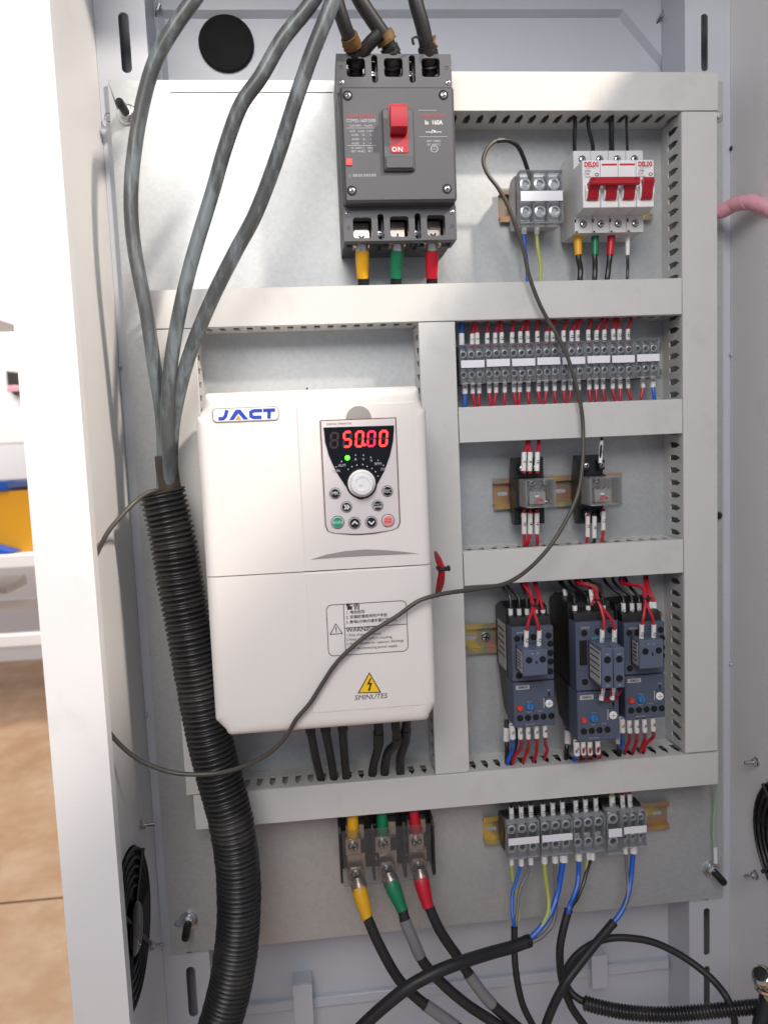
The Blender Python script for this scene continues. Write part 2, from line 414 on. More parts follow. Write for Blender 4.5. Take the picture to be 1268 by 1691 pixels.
def slot_outline(cx, z0, z1, hw):
    return rrect(cx - hw, cx + hw, min(z0, z1), max(z0, z1), hw * 0.98, 5)

# ------------------------------------------------------------------ workshop behind
ZF = -1.73
DOOR_TOP = 0.195
floor_m = mat('sealed_tan_floor', (166, 130, 96), 0.5, var=0.12, vscale=5, bump=0.9, bscale=26, dirt=(196, 172, 144), dscale=6, dlo=0.40, dhi=0.66, damt=0.5)
for j, (ya, yb) in enumerate(((-3.0, 1.445), (1.457, 4.3))):
    b = B().box(-6, 4, ya, yb, ZF - 0.1, ZF)
    tag(part('floor', b, floor_m, None), kind='structure')
joint = B().box(-6, 4, 1.44, 1.462, ZF - 0.11, ZF - 0.006)
tag(part('floor_joint', joint, mat('joint_filler', (120, 92, 66), 0.8), None), kind='structure')
wall_m = mat('workshop_wall_white', (236, 236, 238), 0.7, var=0.02, vscale=2)
tag(part('workshop_wall', B().box(-6, 4, 4.3, 4.4, ZF + .001, 2.2), wall_m, None), kind='structure')

YR = 3.0
def zr(v): return at(25, v, YR).z
rack_m = mat('rack_white_enamel', (232, 231, 230), 0.4, var=0.03, vscale=6)
rack = thing('storage_rack', 'white storage rack standing on the tan floor left of the cabinet', 'rack', (-1.6, YR, ZF))
XA, XB = -2.3, -0.55
for vt, vb in ((690, 733), (916, 937)):
    part('shelf', B().box(XA, XB, YR + 0.02, YR + 0.6, zr(vt + 6), zr(vt), 0.004), rack_m, rack)
    part('front_beam', B().box(XA, XB, YR - 0.03, YR + 0.017, zr(vb), zr(vt - 2), 0.006), rack_m, rack)
part('low_beam', B().box(XA, XB, YR + 0.55, YR + 0.6, at(25, 1006, YR + .55).z, at(25, 990, YR + .55).z, 0.005), rack_m, rack)
part('low_beam', B().box(XA, XB, YR - 0.03, YR + 0.02, zr(1066), zr(1046), 0.005), rack_m, rack)
for x in (XA, XB - 0.05):
    for y in (YR - 0.035, YR + 0.6):
        part('upright', B().box(x, x + 0.05, y, y + 0.05, ZF + 0.002, zr(600), 0.004), rack_m, rack)
# what lies on it
p = at(30, 870, YR + 0.12)
bin_ = thing('storage_bin', 'yellow storage bin with blue rim on the lower shelf of the white rack', 'bin', (p.x, YR + 0.2, zr(916)))
ybin = mat('bin_yellow', (214, 152, 30), 0.4, var=0.05); bbin = mat('bin_blue', (24, 84, 178), 0.4, var=0.05)
x0, x1 = p.x - 0.36, p.x + 0.22; zb, zt = zr(916) + 0.002, zr(812)
b = B()
b.box(x0, x1, YR + 0.10, YR + 0.115, zb, zt, 0.003); b.box(x0, x1, YR + 0.42, YR + 0.435, zb, zt, 0.003)
b.box(x0, x0 + .015, YR + .116, YR + .419, zb, zt, .003); b.box(x1 - .015, x1, YR + .116, YR + .419, zb, zt, .003); b.box(x0 + .016, x1 - .016, YR + .116, YR + .419, zb, zb + .012)
part('tub', b, ybin, bin_)
part('rim', B().box(x0 - 0.02, x0 + 0.34, YR + 0.08, YR + 0.45, zt + 0.002, zt + 0.05, 0.01), bbin, bin_)
part('label_card', B().box(x0 + 0.10, x0 + 0.24, YR + 0.094, YR + 0.099, zb + 0.12, zt - 0.06), M['white'], bin_)
tray = thing('parts_tray', 'flat blue tray lying at the front of the lower rack shelf', 'tray', (p.x - .15, YR + .03, zr(916)))
part('tray_body', B().prism([(p.x - .42, zb + .02), (p.x - .02, zb + .004), (p.x + .02, zb + .012), (p.x - .16, zb + .075), (p.x - .42, zb + .075)], YR + 0.085, YR - 0.02, 0.006), bbin, tray)
ca = thing('white_carton', 'large white carton on the upper shelf of the white rack', 'box', (-1.25, YR + .3, zr(690)))
part('carton_body', B().box(-1.75, -0.75, YR + 0.06, YR + 0.5, zr(690) + .003, zr(545), 0.006), M['white'], ca)
hp = at(20, 632, YR - .02)
hd = thing('hand_tool', 'small dark tool on the front of the white carton', 'tool', (hp.x, YR + .02, hp.z - .06))
part('tool_body', B().prism([(hp.x - .03, hp.z + .06), (hp.x + .04, hp.z + .05), (hp.x + .04, hp.z - .05), (hp.x + .0, hp.z - .06), (hp.x - .03, hp.z - .03)], YR + .054, YR + .0, .005), M['shrinkblack'], hd)
part('tool_grip', B().box(hp.x - .028, hp.x + .034, YR - .012, YR - .002, hp.z - .042, hp.z - .012, .004), M['pink'], hd)
q = at(20, 520, YR)
ub = thing('folded_flap', 'grey folded board leaning on top of the white carton', 'board', (q.x, YR + .3, q.z - .08))
part('board', B().prism([(q.x - .5, q.z + .14), (q.x + .08, q.z - .062), (q.x - .5, q.z - .075)], YR + .45, YR + .2, .003), mat('gray_board', (120, 112, 108), .7), ub)
fl = at(20, 955, YR + .3)
sc = thing('metal_bracket', 'pale metal bracket lying under the lower rack shelf', 'bracket', (fl.x, YR + .3, fl.z - .05))
part('bracket_plate', B().prism_x([(YR + .18, fl.z - .06), (YR + .45, fl.z - .06), (YR + .45, fl.z - .02), (YR + .43, fl.z + .0), (YR + .18, fl.z - .035)], fl.x - .35, fl.x + .02), M['tin'], sc)
part('bracket_ear', B().box(fl.x - .3, fl.x - .1, YR + .3, YR + .34, fl.z - .03, fl.z + .05, .004), rack_m, sc)

# ------------------------------------------------------------------ cabinet
XL, XR = -0.0105, 0.672          # inner faces of the side walls
ZT, ZB = 0.235, -1.62            # top and bottom plates
YB, YF = 0.062, -0.20            # back wall and front of the opening
cab = thing('electrical_cabinet', 'light grey steel control cabinet standing open around the mounting plate', 'cabinet', (0.33, 0, ZF))
b = B()
# back wall with a shallow pressed panel, its corner cut at the right
g = [at(u, v, YB) for u, v in ((150, 15), (1028, 15), (1108, 112), (1112, 300))]
outer = [(XL, ZT), (XR, ZT), (XR, ZB), (XL, ZB)]
pressed = [(0.045, g[0].z), (g[1].x, g[1].z), (g[2].x, g[2].z), (g[2].x, -0.9), (0.045, -0.9)]
holed(b, outer, [pressed], YB + 0.0015, YB)
n0 = len(pressed); pin = inset(pressed[::-1], 0.006)[::-1]
vs = [(p[0], YB, p[1]) for p in pressed] + [(p[0], YB + 0.007, p[1]) for p in pin]
b.add(vs, [(i, (i + 1) % n0, n0 + (i + 1) % n0, n0 + i) for i in range(n0)] + [tuple(range(n0, 2 * n0))])
part('back_wall', b, M['paint'], cab, 20)
YP = YB + 0.007
for s, xa in ((-1, XL), (1, XR)):
    part('side_wall', B().box(xa, xa + s * 0.0015, YF + 0.012, YB + 0.05, ZB, ZT), M['post'], cab)
    xo = xa + s * 0.030
    part('outer_wall', B().box(xo - s * 0.0015, xo, YF + 0.0125, YB + 0.05, ZF + 0.01, ZT + 0.03), M['post'], cab)
    # front post: a folded channel round the opening
    xi = xa - s * 0.0165
    pl = [(xi, YF), (xo, YF), (xo, YF + 0.012), (xo - s * .0015, YF + .012), (xo - s * .0015, YF + .0016), (xi + s * .0016, YF + .0016), (xi + s * .0016, YF + 0.013), (xi, YF + 0.013)]
    v = [(x, y, z) for z in (ZF + 0.01, ZT + 0.03) for x, y in pl]; n = len(pl)
    f = [(i, (i + 1) % n, n + (i + 1) % n, n + i) for i in range(n)] + [tuple(range(n)), tuple(range(n, 2 * n))]
    part('front_post', B().add(v, f), M['post'], cab, 25)
part('top_plate', B().box(XL - .028, XR + .028, YF + .0135, YB + .05, ZT + .001, ZT + .003), M['paint'], cab)
part('top_rail', B().box(XL - .03, XR + .03, YF, YF + .0115, ZT - .02, ZT + .031, .001).box(XL + .017, XR - .017, YF + .0005, YF + .03, ZT - .0215, ZT - .0201), M['post'], cab)
part('bottom_plate', B().box(XL + .001, XR - .001, YF + .0135, YB - .001, ZB + .001, ZB + .003), M['paint'], cab)
part('plinth', B().box(XL - .03, XR + .03, YF + .014, YB + .05, ZF + .002, ZB - .004), M['black'], cab)
# slotted columns behind the plate
def column(xa, xb, slots, edge):
    b = B()
    holed(b, [(xa, ZT - .001), (xb, ZT - .001), (xb, ZB + .004), (xa, ZB + .004)], [slot_outline(cx, z0, z1, hw) for cx, z0, z1, hw in slots], 0.0075, 0.0058)
    b.box(edge - .0008, edge + .0008, 0.0077, YB - .001, ZB + .004, ZT - .001)
    return part('slotted_column', b, M['paint'], cab, 25)
zs = [(0.1995, 0.262), (0.0095, 0.0690)]
zz = [(0.2, 0.165), (0.155, 0.0885), (0.0690, 0.0095), (-.012, -.07), (-.095, -.15), (-0.945, -0.957), (-0.9735, -1.0353), (-1.055, -1.115), (-1.14, -1.2)]
zzr = [(0.2, 0.165), (0.155, 0.0885), (0.0734, 0.0131), (-.012, -.07), (-.5, -.55), (-0.945, -0.957), (-0.9672, -1.0289), (-1.043, -1.104), (-1.125, -1.185)]
column(XL + .0003, 0.0412, [(0.0190, a, c, 0.0053) for a, c in zz], 0.0402)
column(0.6195, XR - .0003, [(0.6420, a, c, 0.0040) for a, c in zzr], 0.6205)
for u, v, y, x in ((196, 605, .003, XL), (241, 1180, .003, XL)):
    q = at(u, v, y); part('weld_dot', B().lathe((XL + .001, q.y, q.z), (1, 0, 0), [(.003, 0), (.0028, .0012), (.0012, .002), (0, .0022)], 10), M['paint'], cab)
for u, v in ((1205, 585), (1209, 1098), (1208, 243), (1192, 383)):
    q = at(u, v, 0); part('weld_dot', B().lathe((XR - .0005 if u > 1200 else .655, .003, q.z), (-1, 0, 0), [(.0025, 0), (.002, .0012), (0, .002)], 10), M['paint'] if v in (585, 1098) else M['black'], cab)
gc = at(374, 72, YP - .002); gr_ = 0.0305
part('round_grommet', B().lathe((gc.x, YP - .0005, gc.z), (0, -1, 0), [(gr_, 0), (gr_, .003), (gr_ - .0015, .0042), (gr_ - .0035, .0036), (gr_ - .006, .002), (0, .002)], 40), mat('black_foam', (12, 12, 12), 0.9, bump=.4, bscale=900), cab)
for u, v in ((260, 22), (1088, 33)):
    q = at(u, v, YP - .01)
    part('stud', B().tube([(q.x - .003, YP - .001, q.z - .004), (q.x + .001, YP - .012, q.z + .003), (q.x + .004, YP - .013, q.z + .008)], .0022, 8), M['steel'], cab)
# ledge and clips on the back wall under the plate
za, zb = at(760, 1620, YP - .012).z, at(760, 1637, YP - .012).z
part('rear_ledge', B().box(0.0425, 0.618, YP - .014, YP - .0005, zb, za, .0015), M['paint'], cab)
for u0, u1, v0, v1 in ((485, 517, 1625, 1695), (976, 1002, 1577, 1631)):
    xa, xb, z0, z1 = rect(u0, v0, u1, v1, YP - .03)
    part('ledge_clip', B().box(xa, xb, YP - .032, YP - .030, z0, z1, .0005).box(xa, xb, YP - .0295, YP - .001, z1 - .002, z1, .0005), M['paint'], cab)
# right hand door, swung open beyond the picture
hx, hy = XR + .034, YF - .004; DA = math.radians(88)
dv = Vector((math.cos(DA), -math.sin(DA), 0)); nv = Vector((math.sin(DA), math.cos(DA), 0))
b = B()
b.box(0, 0.76, -0.0015, 0, ZB + .02, DOOR_TOP).box(0.002, .017, 0.0002, .02, ZB + .02, DOOR_TOP).box(.744, .759, .0002, .02, ZB + .02, DOOR_TOP)
b.moved(Matrix(((dv.x, nv.x, 0, hx), (dv.y, nv.y, 0, hy), (0, 0, 1, 0), (0, 0, 0, 1))))
part('door', b, M['post'], cab)

# ------------------------------------------------------------------ fans in the side walls
def fan(label, x, s, yc, zc, r):
    t = thing('ventilation_fan', label, 'fan', (x, yc, zc), 'fans in the cabinet side walls')
    k = -s                                                     # into the cabinet
    part('opening_ring', B().lathe((x, yc, zc), (k, 0, 0), [(r + .0015, .0002), (r + .0015, .0012), (r - .001, .0012), (r - .001, .0004)], 48), M['post'], t)
    part('housing', B().lathe((x, yc, zc), (k, 0, 0), [(r - .0012, .0005), (0, .0004)], 48), M['hole'], t)
    b = B()
    for rr in [r - .004 - i * .0085 for i in range(int((r - .03) / .0085))]:
        m = 40; pts = [Vector((x + k * .0035, yc + rr * math.cos(2 * PI * i / m), zc + rr * math.sin(2 * PI * i / m))) for i in range(m + 1)]
        b.tube(pts, .0016, 6, False)
    part('guard_rings', b, M['black'], t)
    for i in range(4):
        a = PI / 4 + i * PI / 2
        part('guard_spoke', B().tube([(x + k * .0055, yc + math.cos(a) * .02, zc + math.sin(a) * .02), (x + k * .0055, yc + math.cos(a) * (r - .002), zc + math.sin(a) * (r - .002))], .0022, 8), M['black'], t)
    part('hub', B().lathe((x + k * .002, yc, zc), (k, 0, 0), [(.024, 0), (.024, .005), (.022, .0065), (0, .0068)], 32), M['glossblack'], t)
    for i in range(7):
        a0 = 2 * PI * i / 7; b = B(); vs = []
        for j in range(6):
            for rr in (.026, r - .008):
                a = a0 + j * .11 * (1.0 if rr < .03 else 1.25)
                vs.append((x + k * (.0008 + .0004 * j), yc + rr * math.cos(a), zc + rr * math.sin(a)))
        part('blade', b.add(vs, [(2 * j, 2 * j + 1, 2 * j + 3, 2 * j + 2) for j in range(5)]), M['black'], t)
    for sz in (1, -1):
        for sy in (1,):
            c = Vector((x, yc + sy * .071, zc + sz * .0675))
            bo = part('bolt', B().cyl(c + Vector((k * .0002, 0, 0)), (k, 0, 0), .0022, .015, 10, .0005), M['steel'], t)
            part('nut', B().cyl(c + Vector((k * .0022, 0, 0)), (k, 0, 0), .0043, .0035, 6, .0004), M['steel'], bo)
            part('washer', B().cyl(c + Vector((k * .0003, 0, 0)), (k, 0, 0), .0055, .0014, 16, .0002), M['steel'], bo)
    return t
fan('black ventilation fan low in the left cabinet wall beside the floor', XL, -1, -.121, -.838, .0755)
fan('black ventilation fan cut off by the right edge of the picture', XR, 1, -.121, -.8265, .0745)

# ------------------------------------------------------------------ mounting plate
plate = thing('mounting_plate', 'galvanised steel mounting plate at the back of the cabinet', 'plate', (.33, .002, -.9515))
SLOTS = [(196, 193, 12, 0), (309, 1524, 12, 1), (1178, 1437, 12, 2), (1185, 850, 12, 3)]
hol = []
for u, v, w, k in SLOTS[:3]:
    q = at(u, v, 0); dx = -.006 if k < 2 else -.006
    hol.append(rrect(q.x + dx - .008, q.x + dx + .012, q.z - .0042, q.z + .0042, .0041))
b = B(); holed(b, [(0, 0), (.66, 0), (.66, -.9515), (0, -.9515)], hol, .0022, 0)
part('sheet', b, M['galv'], plate)
part('top_fold', B().box(.062, .23, -.0011, -.0004, -.0125, -.0045, .0003), M['galv'], plate)
def plate_clamp(u, v, label, tilt):
    q = at(u, v, 0)
    t = thing('plate_fastener', label, 'fastener', (q.x, 0, q.z), 'fasteners of the mounting plate')
    part('washer', B().lathe((q.x, -.0003, q.z), (0, -1, 0), [(.0105, 0), (.0105, .0012), (.0098, .0016), (.006, .0016)], 28), M['steel'], t)
    part('spring_washer', B().lathe((q.x, -.002, q.z), (0, -1, 0), [(.0078, 0), (.0078, .0018), (.007, .002)], 24), M['steel'], t)
    part('nut', B().cyl((q.x, -.0042, q.z), (0, -1, 0), .0074, .0055, 6, .0006), M['steel'], t)
    d = Vector((tilt[0], -1, tilt[1])).normalized()
    part('bolt_cap', B().lathe((q.x, -.0085, q.z), d, [(.0044, 0), (.0046, .002), (.0046, .016), (.004, .0185), (0, .019)], 16), M['glossblack'], t)
    return t
plate_clamp(211, 190, 'black capped bolt at the top left corner of the mounting plate', (-.10, .10))
plate_clamp(312, 1520, 'black capped bolt at the bottom left corner of the mounting plate', (0, -.25))
plate_clamp(1174, 1435, 'black capped bolt at the bottom right corner of the mounting plate', (.05, -.1))
for u, v, lab in ((1183, 851, 'small bolt half hidden behind the right vertical wiring duct'), (1183, 193, 'small bolt head peeping out under the top right duct corner')):
    q = at(u, v, 0); t = thing('plate_screw', lab, 'screw', (q.x, 0, q.z), 'small screws at the plate edge')
    part('washer', B().lathe((q.x, -.0003, q.z), (0, -1, 0), [(.0062, 0), (.0062, .001), (.005, .0012)], 20), M['steel'], t)
    part('screw_head', B().lathe((q.x, -.0015, q.z), (0, -1, 0), [(.0042, 0), (.0042, .0028), (.003, .004), (0, .0042)], 16), M['black'] if v > 500 else M['steel'], t)

# ------------------------------------------------------------------ slotted wiring ducts
DD = 0.050
def duct(label, x0, x1, z0, z1, vertical, sides=(1, 1)):
    t = thing('wiring_duct', label, 'wiring duct', ((x0 + x1) / 2, 0, z0), 'grey slotted wiring ducts')
    L0, L1 = (z0, z1) if vertical else (x0, x1)
    A0, A1 = (x0, x1) if vertical else (z0, z1)
    def pos(s, a, y): return (a, y, s) if vertical else (s, y, a)
    def bx(b, s0, s1, a0, a1, y0, y1, c=0):
        return b.box(a0, a1, y0, y1, s0, s1, c) if vertical else b.box(s0, s1, y0, y1, a0, a1, c)
    i = 0.0012
    part('base', bx(B(), L0 + .0005, L1 - .0005, A0 + i, A1 - i, -.0016, -.0002), M['duct'], t)
    for k, a in enumerate((A0, A1)):
        sg = 1 if k == 0 else -1
        a_o, a_i = a + sg * i, a + sg * (i + .0014)
        b = B(); pitch = .0139; n = max(1, int((L1 - L0 - .006) / pitch)); st = L0 + (L1 - L0 - n * pitch) / 2
        d1, db, dn, d2, w, w2 = .0165, .0320, .0365, .0455, .0031, .0009
        bx(b, L0 + .0005, L1 - .0005, min(a_o, a_i), max(a_o, a_i), -d1, -.0017)
        def finger(pl):
            m = len(pl)
            v = [pos(s, a_o, -d) for s, d in pl] + [pos(s, a_i, -d) for s, d in pl]
            b.add(v, [(j, (j + 1) % m, m + (j + 1) % m, m + j) for j in range(m)] + [tuple(range(m)), tuple(range(m, 2 * m))])
        for j in range(n + 1):
            sa = st + (j - .5) * pitch; sb = sa + pitch
            lo = L0 + .0005 if j == 0 else None; hi = L1 - .0005 if j == n else None
            left = [(lo, d2), (lo, d1)] if lo is not None else [(sa + w2, d2), (sa + w2, dn), (sa + w, db), (sa + w, d1)]
            right = [(hi, d1), (hi, d2)] if hi is not None else [(sb - w, d1), (sb - w, db), (sb - w2, dn), (sb - w2, d2)]
            finger(left + right)
        part('slotted_side', b, M['duct'], t)
    b = B(); L0 += .0004; L1 -= .0004; bx(b, L0, L1, A0, A1, -DD, -DD + .0016, .0006)
    for a, sg in ((A0, 1), (A1, -1)):
        bx(b, L0, L1, min(a, a + sg * .0011), max(a, a + sg * .0011), -DD + .0017, -DD + .0085)
    part('lid', b, M['duct'], t)
    return t
duct('short grey wiring duct along the top right beside the moulded case breaker', .3405, .6270, -.0521, -.0136, False)
duct('tall grey vertical wiring duct along the right edge of the plate', .5868, .6255, -.7425, -.0524, True)
duct('long grey wiring duct running under the moulded case breaker', .0370, .5865, -.2592, -.2212, False)
duct('grey vertical wiring duct behind the corrugated hose at the left', .0383, .0785, -.7430, -.2595, True)
duct('grey vertical wiring duct between the inverter and the terminal rows', .3040, .3418, -.7430, -.2595, True)
duct('grey wiring duct between the long terminal row and the relays', .3421, .5865, -.3850, -.3478, False)
duct('grey wiring duct between the relays and the contactors', .3421, .5865, -.5370, -.4998, False)
duct('long grey wiring duct along the bottom under inverter and contactors', .0452, .6265, -.7815, -.7434, False)
def laid(label, a, b_, n, seed):
    """black wires lying in a duct, seen as dark strands through its slots"""
    a, b_ = Vector(a), Vector(b_); t = thing('laid_wires', label, 'wires', a, 'black wires lying inside the ducts'); rr = random.Random(seed)
    d = (b_ - a).normalized(); o = Vector((0, 0, 1)) if abs(d.x) > .5 else Vector((1, 0, 0))
    for i in range(n):
        c = (i + .5) / n * 2 - 1
        pts = [a.lerp(b_, k / 14) + o * (c * .0118 + rr.uniform(-.001, .001)) + Vector((0, -.024 - .010 * math.cos(i * 2.1) + rr.uniform(-.0015, .0015), 0)) for k in range(15)]
        part('strand', B().tube(spline(pts, 3), .0046, 8), M['blackwire'], t)
laid('black wires inside the tall right vertical duct', (.6062, 0, -.735), (.6062, 0, -.060), 5, 1)
laid('black wires inside the short top duct', (.345, 0, -.0328), (.62, 0, -.0328), 5, 2)
laid('black wires inside the duct between inverter and terminal rows', (.3229, 0, -.735), (.3229, 0, -.265), 5, 3)
laid('black wires inside the duct under the moulded case breaker', (.09, 0, -.240), (.58, 0, -.240), 5, 4)
laid('black wires inside the duct below the long terminal row', (.346, 0, -.3664), (.58, 0, -.3664), 5, 5)
laid('black wires inside the duct below the relays', (.346, 0, -.5184), (.58, 0, -.5184), 5, 6)
laid('black wires inside the right half of the bottom duct', (.20, 0, -.7625), (.62, 0, -.7625), 5, 7)
ORD = ['first', 'second', 'third', 'fourth', 'fifth', 'sixth', 'seventh', 'eighth', 'ninth', 'tenth']
def screw(b_parent, c, r, dep=.0012, mat_=None, cross=True):
    """pan head screw seen from the front, with a cross recess"""
    s = part('screw', B().lathe((c[0], c[1], c[2]), (0, -1, 0), [(r, 0), (r, dep * .5), (r * .75, dep), (0, dep * 1.15)], 16), mat_ or M['steel'], b_parent)
    if cross:
        a = random.uniform(0, PI / 2); bb = B()
        for k in (0, 1):
            q = B().box(-r * .62, r * .62, -dep * 1.3, -dep * .9, -r * .13, r * .13)
            q.moved(Matrix.Translation(c) @ Matrix.Rotation(a + k * PI / 2, 4, 'Y')); bb.add(q.v, q.f)
        part('recess', bb, M['hole'], s)
    return s
def dark(parent, c, r, dep=.0006, name='terminal_hole', n=18):
    return part(name, B().lathe(c, (0, -1, 0), [(r * 1.12, -.0004), (r * 1.12, dep), (r, dep), (r * .92, dep - .0004), (0, dep - .0003)], n), M['hole'], parent)

# ------------------------------------------------------------------ moulded case breaker
Y1, Y2 = -.092, -.078
mx0, mx1 = at(565, 237, Y1).x, at(752, 237, Y1).x
mz1, mz0 = at(655, 142, Y1).z, at(662, 333, Y1).z
tz1, tz0 = at(650, 89, Y2).z, at(660, 397, Y2).z
mc = thing('moulded_case_breaker', 'large dark grey moulded case circuit breaker with red toggle', 'circuit breaker', ((mx0 + mx1) / 2, 0, tz0))
xm = (mx0 + mx1) / 2
bx0, bx1 = mx0 - .0012, mx1 + .0012
part('base', B().box(bx0, bx1, -.045, -.0002, tz0 + .002, tz1 - .002, .001), M['mccb'], mc)
part('body_middle', B().box(bx0 + .0004, bx1 - .0004, Y2 + .0005, -.0452, mz0 - .006, mz1 + .006, .0015), M['mccb'], mc)
part('front_cover', B().prism(rrect(mx0, mx1, mz0, mz1, .003, 4), Y2, Y1, .0022), M['mccb'], mc)
wins_t = [(572, 96, 603, 127), (634, 96, 665, 127), (696, 96, 726, 127)]
wins_b = [(583, 359, 614, 393), (644, 357, 675, 391), (705, 355, 735, 389)]
def term_section(wins, za, zb, top):
    hol = []
    for w in wins:
        x0, x1, z0, z1 = rect(*w, Y2); hol.append(rrect(x0, x1, z0, z1, .0028, 3))
    cs = [((hol[i][0][0] + hol[i + 1][8][0]) / 2) for i in range(2)]
    zc = (min(p[1] for p in hol[0]) + max(p[1] for p in hol[0])) / 2
    for c in cs: hol.append(slot_outline(c, max(zc - .014, za + .001), min(zc + .013, zb - .001), .0030))
    b = B(); holed(b, [(bx0, za), (bx1, za), (bx1, zb), (bx0, zb)], hol, Y2 + .012, Y2)
    part('terminal_cover', b, M['mccb2'], mc)
    b = B()
    edges = [bx0, cs[0] - .0035, cs[1] - .0035, bx1 - .003]
    ends = [bx0 + .003, cs[0] - .0018, cs[1] - .0018, bx1]
    for a, e in list(zip(edges, ends)) + [(c + .0018, c + .0035) for c in cs]: part('phase_barrier', B().box(a, e, Y2 + .0122, -.0452, za, zb), M['mccb'], mc)
    for h in hol[:3]:
        cx = sum(p[0] for p in h) / len(h); x0 = min(p[0] for p in h); x1 = max(p[0] for p in h); z0 = min(p[1] for p in h); z1 = max(p[1] for p in h)
        part('terminal_bar', B().box(cx - .0085, cx + .0085, -.056, -.0456, z0 - .004, z1 + .001, .0006), M['copper'] if not top else M['tin'], mc)
        screw(mc, (cx, -.0565, z0 + .004), .0062, .003)
    for c in cs:
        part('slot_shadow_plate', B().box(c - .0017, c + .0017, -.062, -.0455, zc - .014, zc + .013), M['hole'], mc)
        screw(mc, (c, -.0625, zc + (-.002 if not top else .001)), .0029, .0015)
    for sx in (bx0 + .0045, bx1 - .0045): dark(mc, (sx, Y2, zc), .0014, .0003, 'pin_hole')
    for sx in (bx0 + .004, bx1 - .004):
        screw(mc, (sx, Y2 + .0002, zc + (.0135 if not top else -.0135)), .0026, .001)
term_section(wins_t, mz1 + .0002, tz1, True)
term_section(wins_b, tz0, mz0 - .0002, False)
for u, v in ((574, 158), (732, 157), (581, 315), (738, 312)):
    q = at(u, v, Y1); part('screw_well', B().lathe((q.x, Y1 + .0002, q.z), (0, -1, 0), [(.0046, 0), (.0046, .0005), (.0035, .0006), (0, .0003)], 20), M['hole'], mc)
    screw(mc, (q.x, Y1 - .0002, q.z), .0031, .0011)
x0, x1, z0, z1 = rect(632, 179, 684, 281, Y1 - .004)
tg = part('toggle_bezel', B().prism(rrect(x0, x1, z0, z1, .002, 3), Y1, Y1 - .0042, .0012), M['mccb2'], mc)
zz0 = at(658, 259, Y1 - .004).z
part('bezel_step', B().box(x0 + .002, x1 - .002, Y1 - .0056, Y1 - .0043, z0 + .0015, zz0, .0008), M['mccb'], tg)
ax0, ax1, az0, az1 = rect(644, 215, 674, 252, Y1 - .005)
part('toggle_window', B().prism(rrect(ax0, ax1, az0, az1 + .024, .002, 3), Y1 - .003, Y1 - .0049), M['red'], tg)
hx0, hx1, hz0, hz1 = rect(645, 172, 672, 217, Y1 - .016)
h = B().prism_x([(Y1 - .005, hz0 + .001), (Y1 - .012, hz0 + .0005), (Y1 - .0175, hz0 + .004), (Y1 - .0195, hz1 - .006), (Y1 - .0185, hz1 - .0015), (Y1 - .015, hz1), (Y1 - .011, hz1 - .001), (Y1 - .005, hz0 + .014)], hx0, hx1)
part('toggle_handle', h, M['red'], mc)
q = at(656, 247, Y1 - .005); text('ON', (q.x, Y1 - .0052, q.z), .0062, M['whiteink'], tg, space=1.2, bold=.0001)
x0, x1, z0, z1 = rect(571, 262, 582, 274, Y1)
part('trip_button', B().prism(rrect(x0, x1, z0, z1, .0012, 3), Y1, Y1 - .0012, .0004), M['redbtn'], mc)
YT = Y1 - .0003
def mtext(s, u, v, size, m, **k):
    q = at(u, v, YT); return text(s, (q.x, YT, q.z), size, M[m], mc, **k)
mtext('DELIXI ELECTRIC', 595, 192, .0040, 'redink', sx=.82)
mtext('CDM3S-160S/3300', 596, 199.5, .0046, 'grayink', sx=.78)
mtext('Ui:AC1000V   Uimp:8kV', 596, 207.5, .0028, 'grayink', sx=.8)
mtext('Ue(V)    Icu(kA)   Ics(kA)', 597, 216.5, .0026, 'grayink', sx=.85)
mtext('AC400     50       35', 597, 223, .0028, 'grayink', sx=.85)
mtext('AC690      8        6', 597, 230, .0028, 'grayink', sx=.85)
mtext('AC800      4        4', 597, 237, .0028, 'grayink', sx=.85)
mtext('IEC 60947-2     50Hz', 598, 244.5, .0027, 'grayink', sx=.9)
mtext('GB/T 14048.2    40°C', 598, 250, .0027, 'grayink', sx=.9)
for u0, u1, v in ((572, 619, 211.5), (573, 621, 240.5), (692, 738, 226), (690, 721, 182)):
    a, c = at(u0, v, YT), at(u1, v, YT); part('print_rule', B().box(a.x, c.x, YT, YT + .0002, a.z - .00018, a.z + .00018), M['grayink'], mc)
mtext('⚠  隔离适用 按规定使用', 598, 290, .0030, 'grayink', sx=.8)
mtext('DELIXI ELECTRIC', 714, 192, .0038, 'redink', sx=.8)
mtext('In  160A', 716, 202.5, .0058, 'whiteink', sx=.85, bold=.00008)
mtext('—/×—', 716, 217.5, .0052, 'whiteink', bold=.0001)
mtext('GB/T 14048.2', 716, 233, .0029, 'grayink', sx=.85); mtext('IEC 60947-2', 716, 239, .0029, 'grayink', sx=.85)
q = at(717, 246, YT); part('certification_mark', B().add(*(lambda n, r0, r1: ([(q.x + r * math.cos(2 * PI * i / n) * 1.2, YT, q.z + r * math.sin(2 * PI * i / n)) for r in (r0, r1) for i in range(n)], [(i, (i + 1) % n, n + (i + 1) % n, n + i) for i in range(n)]))(20, .0026, .0031)), M['grayink'], mc)
mtext('CCC', 717, 246, .0022, 'grayink')

